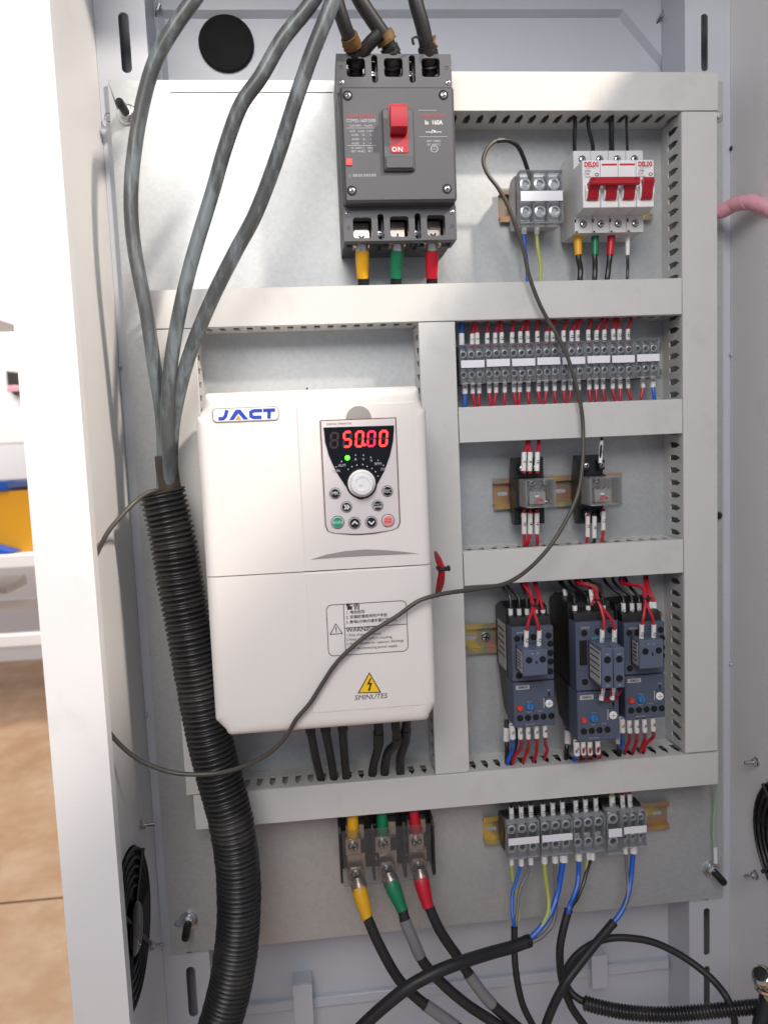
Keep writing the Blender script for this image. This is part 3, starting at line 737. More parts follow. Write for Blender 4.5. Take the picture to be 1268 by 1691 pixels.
# ------------------------------------------------------------------ wires
def path(pts, k=8): return spline([at(*p) if len(p) == 3 else Vector(p[:3]) for p in pts], k)
def wire(label, pts, r, m, cat='wire', group=None, name='wire', marks=(), k=6, n=8, sleeves=()):
    """marks: (point, point, text) white marker tubes; sleeves: (name, point, point, radius, radius, material)"""
    pp = path(pts, k); t = thing(name, label, cat, pp[0], group)
    part('insulation', B().tube(pp, r, n), M[m] if isinstance(m, str) else m, t)
    for a, c, s in marks:
        a = Vector(a) if isinstance(a, Vector) else at(*a); c = Vector(c) if isinstance(c, Vector) else at(*c)
        mr = max(r * 1.45, .0021)
        mk = part('marker_sleeve', B().tube([a, a.lerp(c, .5), c], mr, 10), M['marker'], t)
        if s:
            mid = a.lerp(c, .5); d = (c - a); ang = math.atan2(d.x, -d.z)
            me = text_mesh(s, min(.0042, mr * 1.9), M['ink'], bold=.00006)
            obj('lettering', me, mk, Vector((mid.x, mid.y - mr * 1.03, mid.z)) - WL[mk], (0, PI / 2 - ang, 0))
    for nm, a, c, r0, r1, mm in sleeves:
        a = a if isinstance(a, Vector) else at(*a); c = c if isinstance(c, Vector) else at(*c)
        pr = [a.lerp(c, f) for f in (0, .12, .3, .6, .85, 1)]
        rs = [r0 * .96, r0, r0 * .99, r0 * .5 + r1 * .5, r1, r1 * .97]
        part(nm, B().tube(pr, lambda i: rs[i], 14), M[mm], t)
    return t

# three incoming cables with bared ends at the top of the breaker
for k, (lab, pts, r, tp) in enumerate((
    ('black incoming cable bending into the left top terminal of the grey breaker', [(548, -60, -.10), (556, 0, -.10), (570, 45, -.092), (583, 78, -.078), (588, 104, -.066), (588, 122, -.06)], .0065, (575, 72, 588, 88)),
    ('black incoming cable with brown tape above the middle breaker terminal', [(575, -60, -.09), (592, -5, -.09), (615, 32, -.084), (634, 60, -.078), (645, 84, -.072), (649, 104, -.066), (650, 122, -.06)], .0072, (628, 57, 646, 76)),
    ('black incoming cable dropping straight into the right top breaker terminal', [(680, -60, -.09), (686, 0, -.088), (698, 45, -.082), (705, 80, -.074), (710, 104, -.066), (711, 122, -.06)], .0070, (720, 72, 724, 78)))):
    t = wire(lab, pts, r, 'rubber', 'cable', name='incoming_cable', k=7, n=14)
    c = path(pts, 7); i0 = int(len(c) * (.62 if k < 2 else .58))
    rr = random.Random(k)
    part('frayed_wrap', B().tube(c[i0:-4], lambda i: r * (1.16 + .22 * rr.random()), 12), M['rubber'], t)
    if k < 2:
        a, b_ = at(tp[0] - 8, tp[1] - 2, c[i0].y - .004), at(tp[2] + 6, tp[3] - 4, c[i0].y - .004)
        j = (17, 20)[k]
        part('brown_tape', B().tube(c[j:j + 5], lambda i: r * (1.22 + .26 * rr.random()), 12), M['tape'], t)
    else:
        part('loose_strand', B().tube(path([(683, 74, -.09), (681, 64, -.092), (688, 61, -.09), (696, 66, -.085)], 5), .0012, 6), M['rubber'], t)
        part('loose_strand', B().tube(path([(712, 66, -.085), (718, 60, -.09), (716, 70, -.09), (722, 78, -.088)], 5), .0013, 6), M['tape'], t)
# a short bare strand bundle crossing between the left and middle terminal
cb = wire('frayed black cable branch slanting from middle to left breaker terminal', [(628, 55, -.086), (612, 70, -.082), (600, 86, -.076), (594, 104, -.067)], .0062, 'rubber', 'cable', name='cable_branch', n=12)

# coloured load leads below the breaker
for (col, mm, u, v1, ub) in (('yellow', 'yellow', 597, 398, 600), ('green', 'green', 655, 397, 654), ('red', 'redshrink', 712, 395, 713)):
    cx = at(u, v1, -.06).x; zt = at(u, 386, -.06).z
    t = wire('black lead with %s sleeve under the grey moulded case breaker' % col, [(ub - 1, 425, -.052), (ub, 448, -.046), (ub, 475, -.042), (ub, 505, -.03)], .0058, 'blackwire', 'cable', 'leads under the moulded case breaker', 'breaker_lead', n=14,
             sleeves=(('shrink_sleeve', (u + 1, 413, -.056), (ub - 1, 459, -.046), .0069, .0062, mm),))
    lug = B().prism(rrect(cx - .0085, cx + .0085, zt - .010, zt + .004, .003), -.0575, -.0602, .0005)
    a, c = at(u, 394, -.058), at(u + 1, 416, -.056)
    lug.tube([a, a.lerp(c, .5), c], .0060, 12)
    part('cable_lug', lug, M['tin'], t)

# ------------------------------------------------------------------ DIN rails
def rail(label, x0, x1, zc, slots, screw_at=None):
    t = thing('din_rail', label, 'mounting rail', ((x0 + x1) / 2, 0, zc - .0175), 'yellow passivated mounting rails')
    h = .0175
    pl = [(-.0002, -.0125), (-.0066, -.0125), (-.0066, -h), (-.0076, -h), (-.0076, -.0115), (-.0012, -.0115)]
    b = B()
    for s in (1, -1):
        b.prism_x([(y, zc + s * z) for y, z in pl], x0, x1)
    holed(b, [(x0, zc - .01149), (x1, zc - .01149), (x1, zc + .01149), (x0, zc + .01149)], [rrect(a, a + .012, zc - .0027, zc + .0027, .0026) for a in slots], -.0004, -.0012)
    part('profile', b, M['zinc'], t, 25)
    if screw_at is not None: screw(t, (screw_at, -.0014, zc), .0052, .003)
    return t
def tblock(label, cx, cz, w, h, poles, d, strip=True, group=None, end=False, body='tblock'):
    t = thing('terminal_block', label, 'terminal block', (cx, -.008, cz - h / 2), group)
    x0, x1, z0, z1 = cx - w / 2, cx + w / 2, cz - h / 2, cz + h / 2
    part('body', B().prism_x([(-.008, z0 + h * .12), (-.008, z1 - h * .12), (-.016, z1), (-d + .017, z1), (-d + .013, cz + h * .1), (-d + .013, cz - h * .1), (-d + .017, z0), (-.016, z0)], x0, x1), M['sticker'] if body == 'clear' else M['black'], t)
    pw = w / poles
    for i in range(poles + 1):
        xa = min(max(x0 + i * pw - .0006, x0), x1 - .0012)
        part('barrier', B().box(xa, xa + .0012, -d + .0172, -d + .0022, z0 + h * .02, z1 - h * .02, .0003), M['clear'], t)
    for i in range(poles):
        px = x0 + (i + .5) * pw
        for s in (1, -1):
            zc = cz + s * h * .26; r = min(pw * .34, .0048)
            cl = part('clamp', B().box(px - pw * .38, px + pw * .38, -d + .011, -d + .0168, zc - h * .17, zc + h * .17, .0006), M['clamp'], t)
            part('screw_collar', B().lathe((px, -d + .0108, zc), (0, -1, 0), [(r * 1.25, 0), (r * 1.25, .005), (r * .85, .0056), (r * .80, .002), (0, .002)], 16), M['collar'], t)
            part('screw_slot', B().lathe((px, -d + .0086, zc), (0, -1, 0), [(r * .74, 0), (r * .74, .0009), (0, .0009)], 14), M['hole'] if body != 'clear' else M['steel'], t)
    b = B().box(x0 + .0004, x1 - .0004, -d, -d + .0013, z0, z1, .0004)
    b.box(x0 + .0004, x1 - .0004, -d + .0014, -d + .011, z1 - .0011, z1, .0003).box(x0 + .0004, x1 - .0004, -d + .0014, -d + .011, z0, z0 + .0011, .0003)
    part('clear_cover', b, M['clear'], t)
    if strip:
        part('label_strip', B().box(x0 + .0008, x1 - .0008, -d - .0006, -d - .0001, cz - h * .095, cz + h * .095, .0001), M['strip'], t)
    return t

# terminal block and breakers, upper right
x0, x1, z0, z1 = rect(858, 280, 930, 367, -.05)
bcx, bcz, bw, bh = (x0 + x1) / 2, (z0 + z1) / 2, x1 - x0, z1 - z0
zr1 = at(840, 339, -.0075).z
rail('yellow mounting rail stub behind the clear terminal block and red handled breakers', at(825, 339, -.0075).x, at(1077, 360, -.0075).x, zr1, [at(829, 339, 0).x + .003, .52])
tblock('clear three pole terminal block left of the red handled breakers', bcx, bcz, bw, bh, 3, .05, body='clear')
SY, NY = -.045, -.069
m0 = .4722; pit = .01868
s1 = at(1000, 249, SY).z; s0 = at(1000, 384, SY).z; nz1 = at(1020, 265, NY).z; nz0 = at(1020, 343, NY).z; sl = at(1010, 357, SY).z; su = at(1010, 265, SY).z
PROF = [(-.0015, s0 + .004), (-.0015, s1 - .004), (-.006, s1), (SY, s1), (SY, nz1), (NY, nz1), (NY, nz0), (NY + .006, nz0 - .001), (SY, sl), (SY, s0), (-.006, s0)]
def mcb(label, i0, n, name):
    t = thing('miniature_breaker', label, 'circuit breaker', (m0 + (i0 + n / 2) * pit, 0, s0))
    for i in range(i0, i0 + n):
        xa, xb = m0 + i * pit + .00025, m0 + (i + 1) * pit - .00025; xc = (xa + xb) / 2
        h = part('pole_housing', B().prism_x(PROF, xa, xb), M['mcbgray'], t, 20)
        part('pole_front', B().box(xa, xb, NY - .0012, NY - .0001, nz0, nz1, .0005), M['white'], h)
        for zc in ((s1 + nz1) / 2 + .0005, (s0 + sl) / 2 + .0005):
            w = part('screw_well', B().lathe((xc, SY + .0002, zc), (0, -1, 0), [(.0050, 0), (.0050, .0007), (.0040, .0008), (.0038, .0004), (0, .0004)], 20), M['mcbgray'], t)
            part('well_floor', B().cyl((xc, SY - .0003, zc), (0, -1, 0), .0037, .0002, 18), M['hole'], w)
            screw(t, (xc, SY - .0006, zc), .0030, .0010)
        part('side_notch', B().box(xa + .0002, xa + .0016, SY - .0004, SY + .002, sl - .006, sl - .0025), M['hole'], t)
        part('side_notch', B().box(xa + .0010, xa + .0030, SY - .0004, SY + .002, s0 + .0002, s0 + .0018), M['hole'], t)
        # toggle in a raised white cradle
        tz1_ = at(1020, 305 if n == 3 else 301, NY).z; tz0_ = at(1020, 330, NY).z
        if n == 3: tz1_ -= .0006
        for s in (-1, 1):
            part('toggle_cheek', B().prism_x([(NY - .0013, tz0_ - .0012), (NY - .0013, tz1_ + .001), (NY - .004, tz1_ - .001), (NY - .0062, (tz1_ + tz0_) / 2), (NY - .004, tz0_ + .001)], xc + s * .0066 - .0010, xc + s * .0066 + .0010), M['white'], t)
        part('toggle', B().prism_x([(NY - .0013, tz0_ - .001), (NY - .0013, tz1_), (NY - .010, tz1_ + .0016), (NY - .011, tz1_ - .002), (NY - .0068, tz0_ + .007), (NY - .0062, tz0_ + .002), (NY - .004, tz0_ - .0006)], xc - .0054, xc + .0054), M['red'], t)
    return t
b3 = mcb('white three pole breaker with wide red tie bar handle', 0, 3, 'a')
za, zb = at(1010, 305, NY - .012).z, at(1010, 293, NY - .012).z
hb = B().box(m0 + .0035, m0 + 3 * pit - .0015, NY - .0150, NY - .0095, za - .0006, zb, .0012)
part('tie_bar', hb, M['red'], b3)
part('tie_pin', B().cyl((m0 + .0068, NY - .0148, zb - .0018), (0, -1, 0), .0013, .0014, 10, .0003), M['red'], b3)
part('tie_pin', B().cyl((m0 + 3 * pit - .0062, NY - .0148, zb - .0018), (0, -1, 0), .0013, .0014, 10, .0003), M['red'], b3)
b1 = mcb('narrow white single pole breaker right of the three pole breaker', 3, 1, 'b')
YM = NY - .0015
def btext(t, s, i, v, size, m, dx=0, **k):
    xc = m0 + (i + .5) * pit + dx; z = at(1020, v, YM).z
    return text(s, (xc, YM, z), size, M[m], t, **k)
for t, i in ((b3, 0), (b1, 3)):
    btext(t, 'DELIXI', i, 271.5, .0064, 'redink', sx=.78, bold=.00028)
    btext(t, 'ELECTRIC', i, 277, .0026, 'grayink', bold=.00005)
    btext(t, 'CDB6i', i, 282, .0026, 'ink', dx=-.004, sx=.9); btext(t, 'C40' if i == 0 else 'C10', i, 287, .0032, 'ink', dx=-.005)
    btext(t, '230/400V~', i, 292, .0021, 'ink', dx=-.003, sx=.8)
    z = at(1020, 288, YM).z; x = m0 + (i + .5) * pit + .0055
    part('approval_mark', B().add([(x + r * math.cos(2 * PI * k / 16) * 1.2, YM, z + r * math.sin(2 * PI * k / 16)) for r in (.0011, .0017) for k in range(16)], [(k, (k + 1) % 16, 16 + (k + 1) % 16, 16 + k) for k in range(16)]), M['ink'], t)
for i in (1, 2):
    z = at(1020, 271.5, YM).z; part('red_rule', B().box(m0 + i * pit + .0014, m0 + (i + 1) * pit - .0014, YM, YM + .0002, z - .0009, z + .0009), M['redink'], b3)

for k, (u0, u1, r) in enumerate(((950, 949, .0021), (972, 979, .0020), (1010, 1010, .0028), (1035, 1036, .0014))):
    wire('black wire from the top duct into the %s breaker pole' % ORD[k], [(u0 + 4, 186, -.022), (u0 - 1, 196, -.033), (u0 - 1, 208, -.034), (u1 - 1, 240, -.030), (u1, 256, -.028)], r, 'blackwire', group='wires above the small breakers')
for k, (col, mm, u0, u1, r) in enumerate((('yellow', 'yellow', 953, 957, .0036), ('green', 'green', 982, 981, .0034), ('red', 'redshrink', 1009, 1002, .0034), ('white', 'marker', 1036, 1035, .0020))):
    wire('black wire with %s sleeve below the small breakers' % col, [(u0, 385, -.030), (u0, 400, -.032), (u0 + (u1 - u0) * .4, 425, -.034), (u1 + (1 if k != 2 else 2), 445, -.033), (u1, 462, -.033), (u1 - 1, 476, -.03)], r * .86, 'blackwire', group='wires below the small breakers',
         sleeves=(('sleeve', (u0, 388, -.031), (u0 + (u1 - u0) * .35, 422, -.034), r * 1.22, r * 1.1, mm),))
for lab, mm, u0, u1 in (('blue wire under the clear terminal block beside the small breakers', 'bluewire', 865, 870), ('yellow green wire under the clear terminal block beside the small breakers', 'pe', 886, 892)):
    wire(lab, [(u0, 360, -.03), (u0, 386, -.03), (u0 + 1, 405, -.03), (u1, 440, -.03), (u1, 478, -.03)], .0019, mm, marks=(((u0, 364, -.03), (u0, 387, -.03), '2'),))

# ------------------------------------------------------------------ long row of terminal blocks
TBX = [(760, 800), (801.5, 842), (843, 883.5), (886, 925.5), (927, 966.5), (967.5, 1008.5), (1010, 1048.5), (1050.5, 1091)]
xa = at(760, 600, -.05).x; xb = at(1091, 590, -.05).x; pw8 = (xb - xa) / 8
rz = at(920, 596, -.05).z; rh = .0405
rail('mounting rail hidden behind the long row of terminal blocks', xa - .006, .584, at(920, 598, -.0075).z, [])
ROWG = 'clear terminal blocks in the long row'
part_end = thing('end_stop', 'black end stop at the left end of the long terminal row', 'end stop', (xa - .004, -.008, rz - .016))
part('bracket', B().box(xa - .0068, xa - .0006, -.038, -.008, rz - .02, rz + .019, .001), M['black'], part_end)
part('foot', B().box(xa - .0068, xa - .0006, -.0085, -.0005, rz - .024, rz - .0202, .0006), M['black'], part_end)
for i in range(8):
    tblock('%s clear terminal block from the left in the long row' % ORD[i], xa + (i + .5) * pw8 + (.0004 if i == 7 else 0), rz + (.0004 if i % 2 else 0), pw8 - .0007, rh, 3, .0475, group=ROWG)
TOPW = [(762, 'b'), (779, 'r'), (788, 'r'), (804, 'r'), (817, 'r'), (828, 'r'), (845, 'r'), (859, 'r'), (871, 'r'), (887, 'r'), (902, 'r'), (912, 'r'), (930, 'r'), (943, 'r'), (953, 'r'), (971, 'r'), (984, 'r'), (997, 'r'), (1012, 'r'), (1022, 'r'), (1036, 'r')]
TOPD = [0, 5, -2, 1, 8, 0, 4, 10, 1, 2, 8, 4, 6, 9, 5, 5, 10, 6, 4, -1, 6]
POLE = ['left', 'middle', 'right']
TT = ['', '1', '2', '8', '3', '12', '3', '12', '15', '8', '12', '14', '3', '13', '15', '12', '13', '16', '10', '12', '101']
for k, ((u, c), d) in enumerate(zip(TOPW, TOPD)):
    col, mm = ('blue', 'bluewire') if c == 'b' else ('red', 'redwire')
    vt = 572 - (u - 760) * .028
    j = random.uniform(-1, 1)
    wire('%s wire above the %s block of the long terminal row, %s pole' % (col, ORD[min(7, k // 3)], POLE[k % 3]), [(u + d + 1, 508, -.020), (u + d, 521, -.030), (u + d - .5, 530, -.034), (u + j, vt - 19, -.033), (u, vt - 4, -.032), (u, vt + 8, -.030)], .0017 if c == 'r' else .0021, mm, group='wires above the long terminal row',
         marks=(((u + j * .8, vt - 21 + j, -.033), (u, vt - 1, -.032), TT[k]),))
BOTW = [(767, 'b', 0), (780, 'r', 5), (791, 'r', 0), (807, 'r', 3), (819, 'r', -3), (833, 'r', 0), (848, 'r', 4), (858, 'r', -1), (872, 'r', 1), (889, 'r', 3), (901, 'r', -2), (915, 'r', 2), (930, 'r', 3), (941, 'r', -2), (955, 'r', 0), (972, 'r', 3), (984, 'r', 0), (995, 'r', 3), (1011, 'r', 5), (1023, 'r', 0), (1036, 'r', 5), (1061, 'r', -4), (1077, 'b', 3)]
BT = ['4', '31', '2', '31', '3', '1', '12', '13', '15', '18', '12', '31', '31', '15', '3', '31', '18', '14', '4', '10', '101', '101', '6']
for k, (u, c, d) in enumerate(BOTW):
    col, mm = ('blue', 'bluewire') if c == 'b' else ('red', 'redwire')
    vt = 632 - (u - 760) * .035
    j = random.uniform(-1, 1)
    wire('%s wire below the %s block of the long terminal row, %s pole' % (col, ORD[min(7, k // 3)], POLE[k % 3]), [(u, vt - 6, -.031), (u, vt + 8, -.032), (u + j + d * .2, vt + 24, -.034), (u + d, vt + 40, -.034), (u + d * 1.2, 690, -.028)], .0017 if c == 'r' else .0021, mm, group='wires below the long terminal row',
         marks=(((u, vt - 3, -.032), (u + j * .5, vt + 19, -.033), BT[k]),))

# ------------------------------------------------------------------ relays
rzz = at(920, 811, -.0075).z
rail('yellow mounting rail carrying the two clear relays', at(815, 811, -.0075).x, at(1027, 808, -.0075).x, rzz, [at(820, 811, 0).x, at(916, 808, 0).x, at(942, 808, 0).x])
def relay(label, u0, cu, tops, v):
    """u0,u1: clear case; v: rows of the stepped socket"""
    x0, x1, z0, z1 = rect(*v['case'], -.066)
    xs0, xs1 = at(v['sock'][0], v['case'][1], -.045).x, at(v['sock'][1], v['case'][1], -.045).x
    t = thing('plug_in_relay', label, 'relay', ((x0 + x1) / 2, -.008, z0 - .02), 'clear plug in relays')
    zt2, zt1, zb1, zb2 = [at(v['sock'][0], k, -.035).z for k in v['rows']]
    xs2 = at(v['sock'][2], v['case'][1], -.03).x
    part('socket_base', B().prism_x([(-.008, zb1 + .004), (-.008, zt1 - .004), (-.016, zt2), (-.026, zt2), (-.0262, zt1 + .001), (-.036, zt1), (-.036, zb1), (-.0262, zb1 - .001), (-.026, zb2), (-.016, zb2)], xs0 - .004, xs1), M['black'], t)
    n = v.get('n', 4)
    for side, (za, zb) in ((1, (zt1, zt2)), (-1, (zb2, zb1))):
        for i in range(n):
            px = xs0 + (i + .5) * (xs1 - xs0) / n; w = (xs1 - xs0) / n
            hi = (i % 2 == 0)
            lug = part('terminal_lug', B().box(px - w * .42, px + w * .42, -.042 if not hi else -.034, -.0264 if hi else -.0362, (za + zb) / 2 - .0055 * 1, (za + zb) / 2 + .0055, .0006) if hi else B().box(px - w * .42, px + w * .42, -.044, -.0362, (zt1 - .008 if side > 0 else zb1 + .001), (zt1 - .001 if side > 0 else zb1 + .008), .0006), M['black'], t)
            zc = (za + zb) / 2 if hi else (zt1 - .0045 if side > 0 else zb1 + .0045)
            screw(t, (px, -.0342 if hi else -.0442, zc), .0030, .0012)
    b = B()                                                     # open-backed clear case with walls
    tk = .0011
    b.box(x0, x1, -.067, -.067 + tk, z0, z1, .0004)
    b.box(x0, x0 + tk, -.067 + tk + .0001, -.037, z0, z1).box(x1 - tk, x1, -.067 + tk + .0001, -.037, z0, z1)
    b.box(x0 + tk, x1 - tk, -.067 + tk + .0001, -.037, z1 - tk, z1).box(x0 + tk, x1 - tk, -.067 + tk + .0001, -.037, z0, z0 + tk)
    part('clear_case', b, M['clearcase'], t)
    part('back_board', B().box(x0 + .002, x1 - .002, -.0385, -.0362, z0 + .0015, z1 - .0015), M['sticker'], t)
    xm_ = (x0 + x1) / 2; zm = (z0 + z1) / 2
    part('coil', B().cyl((xm_ - .001, -.047, z0 + .003), (0, 0, 1), .0062, .013, 18, .0006), M['copper'], t)
    part('yoke', B().box(xm_ - .010, xm_ + .007, -.0585, -.0565, z0 + .003, zm + .002, .0004), M['tin'], t)
    for i in range(4):
        px = xm_ - .009 + i * .0058
        part('contact_spring', B().tube([(px, -.050, zm + .002), (px + .0015, -.056, zm + .005), (px - .0008, -.059, zm + .0105)], .0008, 6), M['steel'], t)
    part('flag_arm', B().tube([(xm_ - .0035, -.0605, z0 + .004), (xm_ - .001, -.0615, z0 + .0075), (xm_ + .0015, -.0615, z0 + .0085), (xm_ + .0035, -.061, z0 + .006)], .0011, 6), M['redbtn'], t)
    part('label_tab', B().box(xm_ - .0045, xm_ + .0002, -.0600, -.0595, z0 + .0105, z0 + .0125), M['whiteink'], t)
    return t
relay('left clear relay with three red wires, on the yellow rail', 0, 0, 0, dict(case=(868, 792, 917, 838), sock=(861, 906, 852), rows=(756, 791, 838, 868)))
relay('right clear relay with one white marked wire above it, on the yellow rail', 0, 0, 0, dict(case=(974, 788.5, 1027, 834), sock=(968, 1006, 952), rows=(752, 786, 835, 866), n=3))
RG = 'wires at the two relays'
for k, (u, ut, tx) in enumerate(((865, 870, '5'), (875, 873, '8'), (887, 889, '18'))):
    wire('red wire above the left relay, %s from the left' % ORD[k], [(ut + 1, 706, -.024), (ut, 722, -.036), (ut, 735, -.040), (u, 752, -.044), (u, 782, -.046)], .0019, 'redwire', group=RG, marks=(((u, 747, -.044), (u - 1, 778, -.046), tx),))
for k, (u, ub, c, tx) in enumerate(((865, 866, 'redwire', '101'), (875, 871, 'redwire', '18'), (886, 887, 'redwire', '16'))):
    wire('red wire below the left relay, %s from the left' % ORD[k], [(u, 842, -.046), (u, 860, -.044), (u, 880, -.042), (ub, 898, -.040), (ub - 2, 906, -.030)], .0019, c, group=RG, marks=(((u, 847, -.0455), (u, 881, -.042), tx),))
wire('black wire with long white marker above the right relay', [(993, 712, -.024), (993, 724, -.036), (991.5, 745, -.042), (990, 768, -.044)], .0014, 'blackwire', group=RG, marks=(((992.5, 728, -.038), (990.5, 765, -.044), '12'),))
for k, (u, ub, c, v0, v1, tx) in enumerate(((970, 968, 'redwire', 852, 886, '31'), (981, 981, 'blackwire', 852, 888, '10'), (996, 993, 'redwire', 844, 875, '12'))):
    wire('%s wire below the right relay, %s from the left' % ('red' if c == 'redwire' else 'black', ORD[k]), [(u, v0 - 4, -.044), (u, v0 + 10, -.044), (u, v1, -.042), (ub, 897, -.040), (ub, 904, -.030)], .0017, c, group=RG, marks=(((u, v0, -.044), (u - .5, v1, -.042), tx),))
# ------------------------------------------------------------------ contactors with overload relays
zk = at(790, 1055, -.0075).z
rail('yellow mounting rail stub left of the contactors', at(766, 1055, -.0075).x, .582, zk, [at(768, 1055, 0).x], at(801, 1052, 0).x)
def contactor(label, x1, zt, zm, zb, d, aux, holes, bigger=False):
    """x1 right edge of the front; zt top, zm seam to overload, zb bottom of the front; d depth; aux = list of front boxes"""
    w = .0448; x0 = x1 - w
    t = thing('contactor', label, 'contactor', ((x0 + x1) / 2, -.008, zb), 'contactors with overload relays')
    f = -d
    part('base_body', B().prism_x([(-.008, zm + .003), (-.008, zt + .010), (-.03, zt + .020), (-d + .022, zt + .016), (-d + .020, zt + .001), (-d + .020, zm + .001)], x0 - .0004, x1 + .0004), M['black'], t)
    part('top_terminal_step', B().prism_x([(-d + .0195, zt - .012), (-d + .0195, zt + .0105), (-d + .008, zt + .0085), (-d + .006, zt + .0005), (-d + .006, zt - .012)], x0 + .001, x1 - .001), M['black'], t)
    fr = part('front_block', B().prism(rrect(x0, x1, zm + .0006, zt, .0012, 2), -d + .0198, f, .0008), M['slate'], t)
    part('nose_rib', B().box(x0 + .002, x1 - .002, f - .0006, f - .0001, zt - .0035, zt - .0025), M['slate2'], fr)
    text('SIEMENS', (x0 + .010, f - .0003, zt - .0055), .0030, M['grayink'], fr, sx=.85)
    for hx, hz in holes: dark(t, (x0 + w * hx, f, zt + (zm - zt) * hz), .0030)
    # side sticker
    if not bigger: part('side_sticker', B().box(x0 - .0010, x0 - .0006, -d + .024, -.018, zm + .006, zt - .002), M['sticker'], t)
    for i in range(0 if bigger else 5):
        z = zt - .010 - i * .007; part('sticker_line', B().box(x0 - .0012, x0 - .00102, -d + .026, -.02 - .004 * (i % 2), z - .0008, z + .0008), M['ink'], t)
    # overload relay
    ov = part('overload_relay', B().prism(rrect(x0 + .0002, x1 - .0002, zb, zm - .0006, .0012, 2), -d + .026, f - .0006, .0009), M['slate'], t)
    part('overload_back', B().prism_x([(-.010, zm + .0005), (-d + .0262, zm - .0005), (-d + .0262, zb + .002), (-.030, zb + .008), (-.022, zm - .022)], x0 + .0006, x1 - .0006), M['black'], t)
    g = f - .0006; H = zm - zb
    sb = part('brand_label', B().box(x0 + .003, x0 + .0175, g - .0003, g - .00005, zm - H * .16, zm - H * .07), M['sticker'], ov)
    text('SIEMENS', (x0 + .01025, g - .0005, zm - H * .115), .0036, M['ink'], sb, sx=.78, bold=.00005)
    part('reset_button', B().lathe((x0 + .0065, g, zb + H * .44), (0, -1, 0), [(.0030, 0), (.0030, .0022), (.0025, .003), (0, .0031)], 18), M['redbtn'], t)
    dl = part('blue_dial', B().lathe((x0 + .0172, g, zb + H * .46), (0, -1, 0), [(.0041, 0), (.0040, .003), (.0034, .0038), (0, .0038)], 8), M['blueknob'], t)
    part('pointer', B().box(x0 + .0166, x0 + .0178, g - .0046, g - .0039, zb + H * .46 - .0028, zb + H * .46 + .0028), M['slate'], dl)
    wd = part('current_dial', B().lathe((x1 - .0066, g, zb + H * .49), (0, -1, 0), [(.0042, 0), (.0042, .0009), (.0036, .0014), (0, .0014)], 22), M['white'], t)
    part('pointer', B().box(x1 - .0070, x1 - .0062, g - .0018, g - .00145, zb + H * .49 - .0026, zb + H * .49 + .0026).box(x1 - .0094, x1 - .0038, g - .0018, g - .00145, zb + H * .49 - .0004, zb + H * .49 + .0004), M['grayink'], wd)
    part('test_window', B().box(x1 - .0072, x1 - .0052, g - .0003, g + .001, zb + H * .66, zb + H * .74), M['hole'], t)
    part('scale_mark', B().box(x1 - .0125, x1 - .002, g - .0002, g + .0003, zb + H * .625, zb + H * .635), M['hole'], t)
    part('scale_mark', B().box(x1 - .0125, x1 - .0118, g - .0002, g + .0003, zb + H * .40, zb + H * .62), M['grayink'], t)
    for s, hx, hz in (('RESET', .0172, .335), ('95 96', .0285, .335), ('M   A', .0172, .56), ('98 97  96 95', .0172, .06), ('TEST', .0385, .78)):
        text(s, (x0 + hx, g - .0002, zb + H * hz), .0020, M['grayink'], ov)
    for i in range(5 if not bigger else 4): dark(t, (x0 + .0065 + i * .0085, g, zb + H * .21), .0030)
    # terminal screws showing under the front
    for i in range(4): part('lower_terminal', B().box(x0 + .004 + i * .0100, x0 + .0115 + i * .0100, -d + .022, -.032, zb - .004, zb + .0015, .0004), M['slate2'] if bigger else M['black'], t)
    return t
def aux_block(label, x0, x1, z0, z1, d0, d1, cols):
    t = thing('suppressor_module', label, 'plug in module', ((x0 + x1) / 2, -d0, z0), 'plug in modules on the contactors')
    part('module_back', B().box(x0 - .0005, x1 + .0005, -d0 - .003, -d0 - .0008, z0, z1, .0004), M['black'], t)
    part('module_body', B().prism(rrect(x0, x1, z0, z1, .001, 2), -d0 - .0031, -d1, .0008), M['slate2'], t)
    part('side_label', B().box(x0 - .0005, x0 - .0001, -d1 + .003, -d0 - .005, z0 + .003, z1 - .003), M['sticker'], t)
    for i in range(5):
        z = z1 - .006 - i * (z1 - z0 - .010) / 5; part('label_line', B().box(x0 - .0007, x0 - .00052, -d1 + .004 + .002 * (i % 2), -d0 - .007, z - .0006, z + .0006), M['ink'], t)
    return t
D1, D2 = .074, .092
def zz_(u, v, d): return at(u, v, -d).z
# left contactor
c1x = at(914, 1080, -D1).x
contactor('left contactor with small plug in module, beside the rail stub', c1x, zz_(878, 1035, D1), zz_(878, 1125, D1), zz_(878, 1200, D1), D1, None, [(.13, .2), (.3, .2), (.52, .19), (.88, .18), (.92, .33), (.92, .5), (.92, .66), (.15, .88), (.9, .84)])
c2x = at(1020, 1085, -D2).x
contactor('middle contactor, lower than its neighbours, carrying two plug in modules', c2x, zz_(983, 1027, D2), zz_(983, 1140.5, D2), zz_(983, 1223, D2), D2, None, [(.2, .15), (.52, .14), (.82, .13), (.2, .86)], True)
c3x = at(1097, 1075, -D1).x
contactor('right contactor next to the right vertical duct', c3x, zz_(1062, 1028, D1), zz_(1062, 1114, D1), zz_(1062, 1186.5, D1), D1, None, [(.13, .18), (.32, .18), (.90, .16), (.93, .32), (.93, .5), (.93, .66), (.13, .86)])
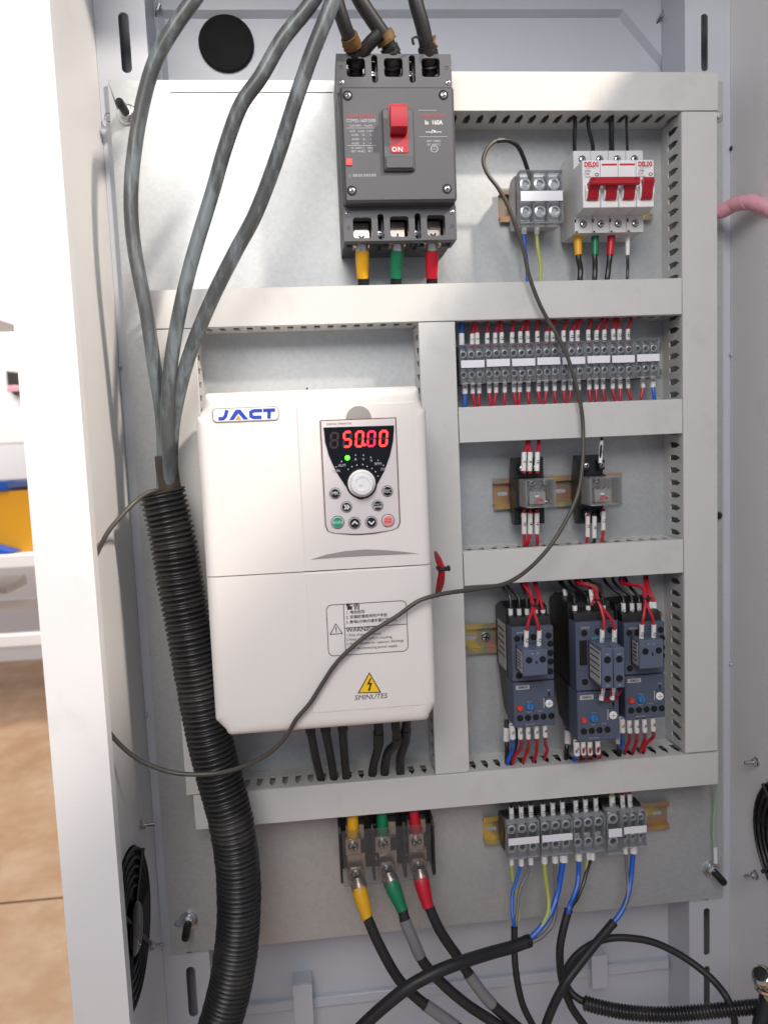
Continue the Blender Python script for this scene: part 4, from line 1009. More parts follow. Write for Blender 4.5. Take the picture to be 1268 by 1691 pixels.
# black tunnel part of the middle contactor
tn = part('arc_chamber', B().box(c2x - .0448 + .0035, c2x - .0448 + .0120, -D2 - .0004, -D2 + .004, zz_(950, 1100, D2), zz_(950, 1058, D2), .0006), M['hole'], bpy.data.objects['contactor.001'])
part('teal_label', B().box(c2x - .028, c2x - .016, -D2 - .0005, -D2 - .0001, zz_(950, 1060, D2), zz_(950, 1054, D2)), mat('teal_print', (70, 130, 150), .5), bpy.data.objects['contactor.001'])
for i, (u0, v0, u1, v1, dd, dx, lab) in enumerate(((863, 1073, 904, 1116, D1, .026, 'single plug in module on the front of the left contactor'),
        (993, 1071, 1012, 1137, D2, .036, 'left of the two plug in modules on the middle contactor'), (1013, 1070, 1031, 1136, D2, .036, 'right of the two plug in modules on the middle contactor'),
        (1055, 1057, 1095, 1104, D1, .021, 'single plug in module on the front of the right contactor'))):
    x0, x1, z0, z1 = rect(u0, v0, u1, v1, -dd - dx)
    t = aux_block(lab, x0, x1, z0, z1, dd, dd + dx, 1)
    f = -dd - dx
    if i in (0, 3):
        for hx in (.25, .8): dark(t, (x0 + (x1 - x0) * hx, f, z0 + (z1 - z0) * .62), .0030)
        part('slot', B().box(x0 + (x1 - x0) * .52, x0 + (x1 - x0) * .58, f - .0003, f + .001, z0 + (z1 - z0) * .45, z0 + (z1 - z0) * .57), M['hole'], t)
        text('A1    A2', ((x0 + x1) / 2, f - .0003, z1 - .004), .0024, M['grayink'], t)
    else:
        for hz in (.72, .24): dark(t, ((x0 + x1) / 2, f, z0 + (z1 - z0) * hz), .0031)
        text('NO', ((x0 + x1) / 2, f - .0003, z1 - .006), .0024, M['grayink'], t); text('44', ((x0 + x1) / 2, f - .0003, z0 + .003), .0026, M['grayink'], t)
# contactor wiring
CG = 'wires at the contactors'
def cw(label, pts, mm, mk=None, tx='', r=.0017):
    return wire(label, pts, r, mm, group=CG, marks=((mk[0], mk[1], tx),) if mk else (), k=6)
for ci, (who, us, vm, topu, d, tx) in enumerate((('left', (843, 857, 870), 1006, (826, 833, 860), D1, ('L11', 'L12', 'L13')), ('middle', (949, 971, 996), 1001, (928, 941, 966), D2, ('L8', 'L12', 'L3')), ('right', (1029, 1043, 1055), 997, (1000, 1014, 1035), D1, ('L11', 'L12', 'L13')))):
    for k, (u, tu) in enumerate(zip(us, topu)):
        dy = -d + .016
        cw('black wire into the top of the %s contactor, %s from the left' % (who, ORD[k]), [(tu - 4, 952, -.022), (tu, 962, -.036), (tu + (u - tu) * .35, 972, -.046), (u - 2, 985, dy + .004), (u, vm, dy), (u, vm + 24, dy)], 'blackwire', ((u - .5, vm - 1, dy), (u + 1, vm + 28, dy)), tx[k])
for k, (u, ub) in enumerate(((886, 884), (894, 896))):
    cw('red wire passing behind to the left contactor coil, %s from the left' % ORD[k], [(881 + k * 3, 952, -.022), (882 + k * 3, 963, -.034), (888 + k * 3, 985, -.05), (ub, 1010, -.056), (ub, 1030, -.056)], 'redwire', ((ub, 1007, -.056), (ub + 1, 1032, -.056)), '3')
cw('black wire hanging with marker behind the middle contactor', [(920, 952, -.022), (924, 962, -.034), (932, 972, -.04), (934, 998, -.042)], 'blackwire', ((932, 973, -.041), (935, 999, -.042)), 'T3')
def pair(who, d, a, c, knot, start, tx, vm):
    for k, (u, s) in enumerate(((a, start[0]), (c, start[1]))):
        dy = -d - .013
        cw('%s red wire of the crossed pair plugged into the %s contactor module' % (('left', 'right')[k], who), [(s, 952, -.022), (s + 1, 963, -.040), (knot[0] - 5 + k * 3, knot[1] - 18, -d + .008), (knot[0] + (1 - 2 * k), knot[1], -d - .004), (u + (3 if k == 0 else -3), vm - 14, dy), (u, vm + 4, dy), (u - 1, vm + 26, dy + .002)], 'redwire', ((u, vm - 1, dy), (u - 1, vm + 30, dy + .002)), tx[k])
    p = at(knot[0], knot[1], -d - .004)
    t = thing('cable_tie', 'small black cable tie round the red pair at the %s contactor' % who, 'cable tie', p, 'cable ties on red wire pairs')
    part('band', B().lathe(p + Vector((0, 0, -.001)), (0.1, 0, 1), [(.0030, 0), (.0033, .0004), (.0033, .0018), (.0030, .0022)], 14), M['black'], t)
    part('tie_head', B().box(p.x + .001, p.x + .005, p.y - .0045, p.y - .0015, p.z - .0015, p.z + .0015, .0005), M['black'], t)
pair('left', D1, 869, 890, (879, 999), (862, 868), ('A2', 'A1'), 1042)
pair('middle', D2, 994, 1014, (986, 990), (950, 956), ('A2', 'A1'), 1041)
pair('right', D1, 1059, 1079, (1064, 988), (1024, 1030), ('A2', 'A1'), 1032)
for k, (tu, u, ub) in enumerate(((1064, 1074, 1072), (1068, 1079, 1081))):
    cw('red wire running behind to the right contactor coil, %s from the left' % ORD[k], [(tu, 948, -.022), (tu, 957, -.034), (tu + 4, 975, -.046), (u, 990, -.052), (ub, 1018, -.056)], 'redwire', ((u, 994, -.053), (ub + 1, 1020, -.056)), '12')
cw('red wire looping to the middle contactor behind the module', [(945, 952, -.022), (955, 962, -.045), (972, 966, -.06), (982, 980, -.075), (976, 1000, -.08)], 'redwire', ((975, 974, -.072), (978, 996, -.078)), '3')
cw('thin black wire arching over the middle contactor', [(960, 950, -.022), (975, 960, -.05), (990, 966, -.062), (994, 985, -.072), (995, 1000, -.075)], 'blackwire')
for k, (a, b_, c) in enumerate(((993, 1139, 986), (1010, 1138, 1004))):
    dy = -D2 - .013
    cw('short red wire under the %s plug in module of the middle contactor' % ('left', 'right')[k], [(a, b_ - 4, dy), (a, b_ + 14, dy), (a + 6, b_ + 17, -D2 - .008), (1018, 1148, -D2 + .003), (1024, 1141, -D2 + .02)], 'redwire', ((a + 2, b_ - 3, dy), (a - 1 + k, b_ + 17, dy)), '11')
# wires below the overload relays
for who, d, items in (('left', D1, ((845, 1201, 'bluewire', 838, 1258, '95'), (858, 1201, 'redwire', 846, 1258, '95'), (871, 1201, 'redwire', 864, 1256, '97'), (885, 1200, 'redwire', 881, 1255, '96'), (899, 1198, 'redwire', 900, 1248, '98'))),
        ('middle', D2, ((951, 1228, 'bluewire', 945, 1260, '96'), (962, 1227, 'redwire', 958, 1258, '95'), (973, 1227, 'redwire', 973, 1257, '97'), (986, 1226, 'redwire', 988, 1254, '98'))),
        ('right', D1, ((1026, 1190, 'bluewire', 1024, 1236, '95'), (1038, 1191, 'redwire', 1032, 1240, '95'), (1050, 1191, 'redwire', 1045, 1240, '97'), (1063, 1190, 'redwire', 1058, 1238, '96'), (1077, 1188, 'redwire', 1063, 1236, '98')))):
    for k, (u, v, mm, ub, vb, tx) in enumerate(items):
        dy = -d + .006
        m1 = (u + 1, v + 18, dy + .003)
        cw('%s wire under the %s overload relay, %s from the left' % ('blue' if mm == 'bluewire' else 'red', who, ORD[k]), [(u, v - 4, dy), m1, (u + 1, v + (vb - v) * .62, -.050), (ub + 3, vb - 8, -.044), (ub, vb, -.040), (ub - 1, vb + 8, -.028)], mm, ((u, v - 4, dy), m1), tx, .0023 if mm == 'bluewire' else .0019)
for who, u, v, ub in (('left', 836, 1218, 837), ('middle', 937, 1222, 935), ('right', 1021, 1222, 1022)):
    cw('thick black motor wire behind the %s overload relay' % who, [(u, v - 30, -.030), (u, v, -.036), (ub, 1238, -.040), (ub - 1, 1262, -.030)], 'blackwire', ((u, v - 16, -.034), (u, v + 6, -.037)), '', .0026)
cw('second thick black motor wire behind the left overload relay', [(850, 1190, -.03), (851, 1225, -.036), (846, 1250, -.04), (845, 1264, -.03)], 'blackwire', None, '', .0026)

# ------------------------------------------------------------------ frequency inverter
VY = -.160
vx0, vx1, vt0, vt1 = .0886, .2925, .0966, .2866
vzt = at(515, 643, VY + .008).z; vzs = at(515, 681, VY + .008).z; vzb = at(540, 1199, VY + .012).z; vbs = at(540, 1178, VY + .006).z
inv = thing('frequency_inverter', 'white frequency inverter with red digital display and round dial', 'inverter', ((vx0 + vx1) / 2, 0, vzb))
def arc(cx, cz, r, a0, a1, n=5): return [(cx + r * math.cos(math.radians(a0 + (a1 - a0) * i / n)), cz + r * math.sin(math.radians(a0 + (a1 - a0) * i / n))) for i in range(n + 1)]
OUT = arc(vt1 - .004, vzt - .004, .004, 90, 0) + [(vt1, vzs + .010)] + arc(vx1 - .004, vzs - .003, .004, 70, 0) + \
      [(vx1, vbs + .004)] + arc(vx1 - .003, vbs + .002, .003, 0, -60, 3) + arc(vx1 - .012, vzb + .005, .005, 0, -90) + \
      arc(vx0 + .014, vzb + .005, .005, -90, -180) + arc(vx0 + .003, vbs + .002, .003, -120, -180, 3) + [(vx0, vbs + .004)] + \
      arc(vx0 + .004, vzs - .003, .004, 180, 110) + [(vt0, vzs + .010)] + arc(vt0 + .004, vzt - .004, .004, 180, 90)
OUT = OUT[::-1]
def shell(poly, lays):
    ar = sum(poly[i][0] * poly[(i + 1) % len(poly)][1] - poly[(i + 1) % len(poly)][0] * poly[i][1] for i in range(len(poly)))
    if ar < 0: poly = poly[::-1]
    cx = sum(p[0] for p in poly) / len(poly); cz = sum(p[1] for p in poly) / len(poly)
    b = B(); n = len(poly); vs = []; fs = []
    hx = max(abs(p[0] - cx) for p in poly); hz = max(abs(p[1] - cz) for p in poly)
    for ins, y in lays: vs += [(cx + (p[0] - cx) * (1 - ins / hx), y, cz + (p[1] - cz) * (1 - ins / hz)) for p in poly]
    for k in range(len(lays) - 1):
        for i in range(n):
            j = (i + 1) % n; fs.append((k * n + i, k * n + j, (k + 1) * n + j, (k + 1) * n + i))
    fs.append(tuple(range(n))[::-1]); fs.append(tuple(range((len(lays) - 1) * n, len(lays) * n)))
    return b.add(vs, fs)
def bisect(b, z, keep_up, gap=.00045):
    bm = bmesh.new()
    vs = [bm.verts.new(v) for v in b.v]
    for f in b.f:
        try: bm.faces.new([vs[i] for i in f])
        except ValueError: pass
    bmesh.ops.recalc_face_normals(bm, faces=bm.faces)
    r = bmesh.ops.bisect_plane(bm, geom=bm.verts[:] + bm.edges[:] + bm.faces[:], plane_co=(0, 0, z + (gap if keep_up else -gap)), plane_no=(0, 0, 1), clear_inner=keep_up, clear_outer=not keep_up)
    ed = [e for e in r['geom_cut'] if isinstance(e, bmesh.types.BMEdge)]
    bmesh.ops.holes_fill(bm, edges=bm.edges, sides=0)
    bm.verts.index_update(); o = B(); o.add([v.co.copy() for v in bm.verts], [tuple(v.index for v in f.verts) for f in bm.faces]); bm.free()
    return o
LAYS = [(0, -.078), (0, VY + .011), (.0009, VY + .0065), (.0028, VY + .0028), (.0060, VY + .0006), (.0105, VY)]
zs_ = at(527, 943, VY).z
part('rear_housing', B().box(vx0 + .006, vx1 - .006, -.0775, -.0005, vzb + .018, vzt - .006, .003), M['vfd'], inv)
up = part('upper_cover', bisect(shell(OUT, LAYS), zs_, True), M['vfd'], inv, 30)
lo = part('lower_cover', bisect(shell(OUT, LAYS), zs_, False), M['vfd'], inv, 30)
part('cover_gap', B().box(vx0 + .0045, vx1 - .0045, VY + .0040, -.085, zs_ - .002, zs_ + .002), M['hole'], inv)
SX = at(497, 850, VY).x
zlip = at(610, 1170, VY).z
# gently raised right half of the front
for pa, za, zb in ((up, zs_ + .0005, vzt - .014), (lo, zlip, zs_ - .0005)):
    part('front_swell', B().add(*(lambda xa, xb, z0, z1: ([(xa, VY + .0002, z0), (xb, VY + .0002, z0), (xb, VY + .0002, z1), (xa, VY + .0002, z1), (xa + .002, VY - .0008, z0 + .0002), (xb - .006, VY - .0008, z0 + .0002), (xb - .006, VY - .0008, z1 - .0015), (xa + .002, VY - .0008, z1 - .0015)],
        [(0, 1, 5, 4), (1, 2, 6, 5), (2, 3, 7, 6), (3, 0, 4, 7), (4, 5, 6, 7), (3, 2, 1, 0)]))(SX, vx1 - .0105, za, zb)), M['vfd'], pa, 15)
VF = VY - .0008
# badge
x0, x1, z0, z1 = rect(351, 672.5, 461, 696.5, VY)
bd = part('badge', B().prism(rrect(x0, x1, z0, z1, .0035, 4), VY + .0002, VY - .0010, .0004), M['silver'], up)
part('badge_face', B().prism(rrect(x0 + .0009, x1 - .0009, z0 + .0009, z1 - .0009, .003, 4), VY - .0009, VY - .0014, .0002), M['white'], bd)
bw_ = x1 - x0; bh_ = z1 - z0; zc = (z0 + z1) / 2; yb = VY - .0016
def pl(parent, name, poly, y, m, th=.0002): return part(name, B().prism(poly, y + th, y), M[m], parent)
def bar(pts, w):
    """outline of a stroked polyline with mitred corners"""
    n = len(pts); L_, R_ = [], []
    for i in range(n):
        p = Vector(pts[i]); d1 = (p - Vector(pts[i - 1])).normalized() if i else None; d2 = (Vector(pts[i + 1]) - p).normalized() if i < n - 1 else None
        d1 = d1 or d2; d2 = d2 or d1
        n1 = Vector((-d1.y, d1.x)); n2 = Vector((-d2.y, d2.x)); k = (n1 + n2); k = k / max(k.dot(n1), .4)
        L_.append(tuple(p + k * w / 2)); R_.append(tuple(p - k * w / 2))
    return L_ + R_[::-1]
X = lambda f: x0 + bw_ * f
Zh = bh_ * .35; wl = .0030
pl(bd, 'letter_j', bar([(X(.09), zc - Zh + wl / 2), (X(.16), zc - Zh + wl / 2), (X(.195), zc - Zh + .0035), (X(.225), zc + Zh)], wl), yb, 'blueink')
pl(bd, 'letter_a', [(X(.245), zc - Zh), (X(.355), zc + Zh), (X(.425), zc + Zh), (X(.535), zc - Zh), (X(.465), zc - Zh), (X(.39), zc + Zh * .25), (X(.315), zc - Zh)], yb, 'blueink')
pl(bd, 'orange_wedge', [(X(.345), zc - Zh), (X(.43), zc - Zh), (X(.387), zc - Zh * .05)], yb - .0001, 'orangeink')
pl(bd, 'letter_c', bar([(X(.75), zc + Zh - wl / 2), (X(.62), zc + Zh - wl / 2), (X(.58), zc + Zh * .4), (X(.58), zc - Zh * .4), (X(.62), zc - Zh + wl / 2), (X(.735), zc - Zh + wl / 2)], wl), yb, 'blueink')
pl(bd, 'letter_t', bar([(X(.765), zc + Zh - wl / 2), (X(.945), zc + Zh - wl / 2)], wl) , yb, 'blueink')
pl(bd, 'letter_t_stem', bar([(X(.855), zc + Zh - wl * .9), (X(.845), zc - Zh)], wl), yb, 'blueink')
# keypad
KY = VF - .0012
def K(u, v): q = at(u, v, KY); return (q.x, q.z)
kl, kr = K(533, 788)[0], K(658, 788)[0]; kt, kb = K(595, 691.5)[1], K(595, 884)[1]
kc = (kl + kr) / 2
def shieldpoly(e):
    a, c = kl + e, kr - e; bot = [(c - .0005, kb + .010)] + [(c - .004 + .004 * math.cos(math.radians(-t)), kb + .006 + .004 * math.sin(math.radians(-t))) for t in (20, 45, 70)]
    return [(a, kt - e), (c, kt - e)] + [(c, kb + .010)] + [(c - .002, kb + .0052), (c - .008, kb + .0030), (kc + .010, kb + .0008 + e), (kc, kb + .0004 + e), (kc - .010, kb + .0008 + e), (a + .008, kb + .0030), (a + .002, kb + .0052)] + [(a, kb + .010)]
kp = part('keypad', B().prism(shieldpoly(0), VF + .0003, KY + .0003), M['darkred'], up)
part('keypad_plate', B().prism(shieldpoly(.0008), KY + .0004, KY, .0003), M['keypad'], kp)
# thumb notch over the keypad: thin raised slab, recess shade put into its colour
nq = K(592.5, 692); part('thumb_notch_shade', B().prism([p for p in disc(nq[0], nq[1] + .0002, .0113, 25, 0, 180)], VF + .0003, VF - .0003), M['vfdshade'], up)
# black screen area
sh = [K(535, 705), K(652, 704)]
SH = [K(u, v) for u, v in ((534.5, 708), (534, 706), (650, 702.5), (650.5, 705), (649, 728), (644, 752), (634, 779), (622, 801), (612, 815), (604, 822.5), (597, 825), (590, 823.5), (582, 817), (570, 802), (555, 779), (543, 752), (537, 730))]
scr = part('screen', B().prism(SH, KY + .0001, KY - .0008, .0002), M['glossblack'], kp)
DYs = KY - .0010
def seg7(cu, cv, on, off_m, segs):
    """one digit in place: a to g"""
    cx, cz = K(cu, cv); w, h, th, sk = .0060, .0128, .0019, .10
    def s(x, z): return (cx + x + z * sk, cz + z)
    H = {'a': (h / 2, 1), 'g': (0, 1), 'd': (-h / 2, 1)}
    V = {'b': (w / 2, h / 4), 'c': (w / 2, -h / 4), 'f': (-w / 2, h / 4), 'e': (-w / 2, -h / 4)}
    t2 = th / 2; gp = .0002
    for n_, (z, _) in H.items():
        x = w / 2 - gp; po = [s(-x, z), s(-x + t2, z + t2), s(x - t2, z + t2), s(x, z), s(x - t2, z - t2), s(-x + t2, z - t2)]
        pl(scr, 'display_segment', po, DYs, on if n_ in segs else off_m)
    for n_, (x, z) in V.items():
        q = h / 4 - gp; po = [s(x, z - q), s(x + t2, z - q + t2), s(x + t2, z + q - t2), s(x, z + q), s(x - t2, z + q - t2), s(x - t2, z - q + t2)]
        pl(scr, 'display_segment', po, DYs, on if n_ in segs else off_m)
seg7(552, 727, 'segoff', 'segoff', ''); seg7(573.5, 725.5, 'segon', 'segoff', 'afgcd'); seg7(593.5, 725, 'segon', 'segoff', 'abcdef')
seg7(613, 724.5, 'segmid', 'segoff', 'abcdef'); seg7(633, 724, 'segon', 'segoff', 'abcdef')
q = K(602, 734.5); pl(scr, 'decimal_point', disc(q[0], q[1], .0012, 10), DYs, 'segon')
q = K(573.5, 756); pl(scr, 'status_light', disc(q[0], q[1], .0021, 14), DYs, 'led')
def kt_(s, u, v, size, m='whiteink', parent=None, y=None, **k):
    q = K(u, v); return text(s, (q[0], y or DYs, q[1]), size, M[m], parent or scr, **k)
for s, u, v in (('A', 587, 758.5), ('V', 600, 758.5), ('%', 613, 760.5), ('RPM', 624, 766), ('F/R', 633, 775), ('ALM', 564.5, 768.5), ('RUN', 555, 777.5)): kt_(s, u, v, .0034, 'grayink')
for u, v in ((564, 762), (555, 771), (587, 751.5), (600, 751.5), (612, 755), (624, 760), (633, 768.5), (606, 770), (614, 773.5), (620, 779), (624, 786), (589, 768), (599, 767), (581, 770.5), (575, 775)):
    q = K(u, v); pl(scr, 'indicator_dot', disc(q[0], q[1], .0006, 8), DYs, 'grayink')
kt_('DIGITAL OPERATOR', 560, 700, .0024, 'ink', kp, KY - .0002)
q = K(597, 798); kn = part('dial', B().lathe((q[0], KY - .0006, q[1]), (0, -1, 0), [(.0122, 0), (.0122, .0015), (.0106, .0022), (.0104, .0085), (.0094, .0100), (.0064, .0104), (.0060, .0096), (0, .0094)], 40), M['white'], kp)
part('dial_skirt', B().lathe((q[0], KY - .0003, q[1]), (0, -1, 0), [(.0140, 0), (.0136, .0007), (.0123, .0008)], 36), M['btnblack'], kn)
part('dial_dimple', B().lathe((q[0] - .0015, KY - .0102, q[1] - .0002), (0, -1, 0), [(.0019, 0), (.0016, .0006), (0, .0008)], 12), M['white'], kn)
def button(s, u, v, r, m, size, ink='whiteink', shape=None):
    q = K(u, v)
    rg = part('button', B().lathe((q[0], KY - .0001, q[1]), (0, -1, 0), [(r * 1.2, 0), (r * 1.2, .0006), (r * 1.12, .0009), (r * 1.05, .0009)], 26), M['ink'], kp)
    part('button_ring', B().lathe((q[0], KY - .0001, q[1]), (0, -1, 0), [(r * 1.08, 0), (r * 1.08, .0011), (r, .0013)], 26), M['whiteink'], rg)
    part('button_cap', B().lathe((q[0], KY - .0001, q[1]), (0, -1, 0), [(r * .95, 0), (r * .95, .0018), (r * .85, .0022), (0, .0023)], 26), M[m], rg)
    y = KY - .0026
    if shape:
        for po in shape: pl(rg, 'symbol', bar([(q[0] + a * r, q[1] + c * r) for a, c in po], r * .26), y, ink)
    elif isinstance(s, tuple):
        for i, w_ in enumerate(s): text(w_, (q[0], y, q[1] + (.0012 - .0024 * i)), size, M[ink], rg, bold=.00005)
    else: text(s, (q[0], y, q[1]), size, M[ink], rg)
button('MK', 553.5, 814.5, .0042, 'btnblack', .0044); button('ESC', 639.5, 811, .0042, 'btnblack', .0040)
button('', 572, 837, .0042, 'btnblack', 0, shape=([(-.45, .5), (0, 0), (-.45, -.5)], [(.1, .5), (.55, 0), (.1, -.5)]))
button(('═══', 'ENTER'), 623.5, 834.5, .0042, 'btnblack', .0024)
button('RUN', 557.5, 862.5, .0049, 'btngreen', .0040)
button('', 585.5, 863.5, .0046, 'btnblack', 0, shape=([(-.55, -.2), (0, .35), (.55, -.2)],)); button('', 613, 862, .0046, 'btnblack', 0, shape=([(-.55, .2), (0, -.35), (.55, .2)],))
button(('STOP', 'RESET'), 640.5, 859.5, .0049, 'btnpink', .0025, 'redink')
# crescent grip: thin slab coloured as the shade of the hollow
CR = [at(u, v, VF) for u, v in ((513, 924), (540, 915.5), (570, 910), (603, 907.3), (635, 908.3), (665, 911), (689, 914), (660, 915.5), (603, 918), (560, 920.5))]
part('finger_grip_shade', B().prism([(p.x, p.z) for p in CR], VF + .0003, VF - .0004), M['vfdshade'], up)
# warning print
WY = VF - .0002
def W(u, v): q = at(u, v, WY); return (q.x, q.z)
wx0, wx1, wz1, wz0 = W(540, 1037)[0], W(673, 1037)[0], W(606, 995)[1], W(606, 1080)[1]
fr = rrect(wx0, wx1, wz0, wz1, .005, 4); ri = rrect(wx0 + .0006, wx1 - .0006, wz0 + .0006, wz1 - .0006, .0045, 4); n = len(fr)
wl_ = part('warning_label', B().add([(p[0], WY, p[1]) for p in fr + ri], [(i, (i + 1) % n, n + (i + 1) % n, n + i) for i in range(n)]), M['ink'], lo)
xd = W(569, 1037)[0]; zd = W(620, 1034)[1]
pl(wl_, 'rule', [(xd - .0003, wz0 + .0004), (xd + .0003, wz0 + .0004), (xd + .0003, wz1 - .0004), (xd - .0003, wz1 - .0004)], WY - .0001, 'ink')
pl(wl_, 'rule', [(xd, zd - .0003), (wx1 - .0003, zd - .0003), (wx1 - .0003, zd + .0003), (xd, zd + .0003)], WY - .0001, 'ink')
def wt(s, u, v, size, **k): q = W(u, v); text(s, (q[0], WY - .0001, q[1]), size, M['ink'], wl_, align='LEFT', **k)
wt('警告', 571.5, 1003, .0064, bold=.0001); wt('1. 电击危险', 571.5, 1011.8, .0034, bold=.00004); wt('2. 安装前请阅读用户手册', 571.5, 1019.8, .0034, bold=.00004); wt('3. 断电5分钟内请不要打开机盖', 571.5, 1028, .0034, bold=.00004)
wt('WARNING', 571.5, 1041, .0058, bold=.00006); wt('1.Risk of electric shock.', 572, 1049.5, .0036, sx=.92); wt('2.Read manual before installing.', 572, 1056.5, .0036, sx=.92); wt('3.Wait 5 minutes for capacitor discharge', 572, 1063.8, .0036, sx=.88); wt('after disconnecting power supply.', 576, 1071.5, .0036, sx=.92)
q = W(555, 1040); s_ = .0055
pl(wl_, 'caution_triangle', bar([(q[0], q[1] + s_), (q[0] - s_, q[1] - s_ * .7), (q[0] + s_, q[1] - s_ * .7), (q[0], q[1] + s_)], .0006), WY - .0001, 'ink'); text('!', (q[0], WY - .0001, q[1] - .0002), .0068, M['ink'], wl_, bold=.0001)
ht = part('hazard_triangle', B().prism([W(610, 1110), W(590.5, 1145), W(629.5, 1144)], WY + .0002, WY), M['darkred'], lo)
c = [W(610, 1113), W(593.5, 1143.3), W(626.5, 1142.3)]
pl(ht, 'yellow_field', c, WY - .0002, 'yellowink')
pl(ht, 'lightning_bolt', [W(611.5, 1119), W(606, 1130.5), W(610.5, 1130), W(608.5, 1138), W(606.8, 1137), W(609.5, 1142), W(612.5, 1136.5), W(610.8, 1137.2), W(614.5, 1127.5), W(610, 1128), W(613.2, 1119.5)], WY - .0004, 'ink')
q = W(612, 1151); text('5MINUTES', (q[0], WY, q[1]), .0066, M['ink'], lo, shear=.2, space=1.0)
# lifted hinge pin on top
q = at(507, 640, -.12); part('top_hook', B().tube([(q.x, -.12, vzt - .004), (q.x, -.12, vzt + .004)], .0008, 6), M['black'], inv)

# leads below the inverter
LG = 'black leads under the inverter'
for k, pts in enumerate(([(510, 1192, -.10), (513, 1208, -.09), (520, 1245, -.06), (527, 1275, -.042), (531, 1290, -.03)], [(537, 1190, -.10), (538, 1206, -.09), (545, 1245, -.06), (550, 1275, -.042), (551, 1290, -.03)],
        [(566, 1188, -.10), (566, 1204, -.09), (568, 1240, -.06), (571, 1275, -.042), (571, 1290, -.03)], [(626, 1185, -.10), (625, 1200, -.09), (624, 1235, -.065), (617, 1262, -.045), (614, 1284, -.03)],
        [(652, 1182, -.10), (653, 1198, -.095), (655, 1226, -.075), (642, 1240, -.062), (636, 1262, -.046), (635, 1282, -.03)], [(673, 1180, -.10), (671, 1196, -.09), (668, 1228, -.068), (661, 1250, -.055), (661, 1278, -.035)])):
    t = wire('black lead under the inverter, %s from the left' % ORD[k], pts, .0043 if k < 3 else .0046, 'rubber', 'cable', LG, 'inverter_lead', n=12)
    if k >= 3:
        c = path(pts); i = int(len(c) * .40); part('shrink_end', B().tube(c[i - 3:i + 3], .0053, 12), M['black'], t)
    else:
        c = path(pts); part('cable_boot', B().tube(c[2:9], .0052, 12), M['black'], t)
# red loop beside the inverter
rb = thing('red_wire_bundle', 'bundle of thin red wires tied at the right edge of the inverter', 'wire', at(727, 980, -.10))
for i, o in enumerate((-3, -1, 1, 3)):
    part('strand', B().tube(path([(719, 912, -.08 - i * .002), (724 + o, 925, -.115 - i * .003), (729 + o, 942, -.128 - i * .003), (727 + o * 1.3, 962, -.122 - i * .002), (721 + o * .4, 985, -.09)], 6), .0015, 8), M['redwire'], rb)
q = at(729, 938, -.13); part('tie', B().box(q.x - .005, q.x + .0045, q.y - .009, q.y + .004, q.z - .0018, q.z + .0018, .0008).box(q.x + .0046, q.x + .0075, q.y - .006, q.y - .001, q.z - .0026, q.z + .0026, .0008), M['black'], rb)

# ------------------------------------------------------------------ power terminal block at the bottom
PY = -.052
x0, x1, z0, z1 = rect(562, 1386, 718, 1462, PY)
pt = thing('power_terminal_block', 'black three pole power terminal block under the long bottom duct', 'terminal block', ((x0 + x1) / 2, 0, z0))
zt_, zb_ = at(640, 1367, PY).z, at(640, 1461, PY).z
part('base', B().box(x0, x1, -.016, -.0006, zb_ + .001, zt_ - .001, .001), M['black'], pt)
for f in (0, .355, .69, 1):
    xa = x0 + (x1 - x0) * f - (.0012 if f == 1 else .0003 if f == 0 else .0012)
    part('barrier', B().prism_x([(-.0162, zb_), (-.0162, zt_), (PY + .010, zt_), (PY + .005, zt_ - .005), (PY + .005, zb_ + .005), (PY + .010, zb_)], xa, xa + .0026), M['black'], pt)
for i, f in enumerate((.175, .52, .845)):
    xc = x0 + (x1 - x0) * f; zc = (zt_ + zb_) / 2
    part('bus_plate', B().box(xc - .0105, xc + .0105, -.030, -.0163, zb_ + .006, zt_ - .005, .0006), M['tin'], pt)
    part('bus_bridge', B().box(xc - .012, xc + .012, -.034, -.0302, zc - .004, zc + .011, .0006), M['black'], pt)
for f in (.345, .69):
    xc = x0 + (x1 - x0) * f + .0007
    for dz in (.016, -.002, -.020): screw(pt, (xc + .006, -.0164, (zt_ + zb_) / 2 + dz), .0034, .0016)
part('smoked_cover', B().box(x0 + .003, x1 - .003, PY + .0026, PY + .0038, zb_ + .001, zt_ - .001, .0003), M['smoke'], pt)
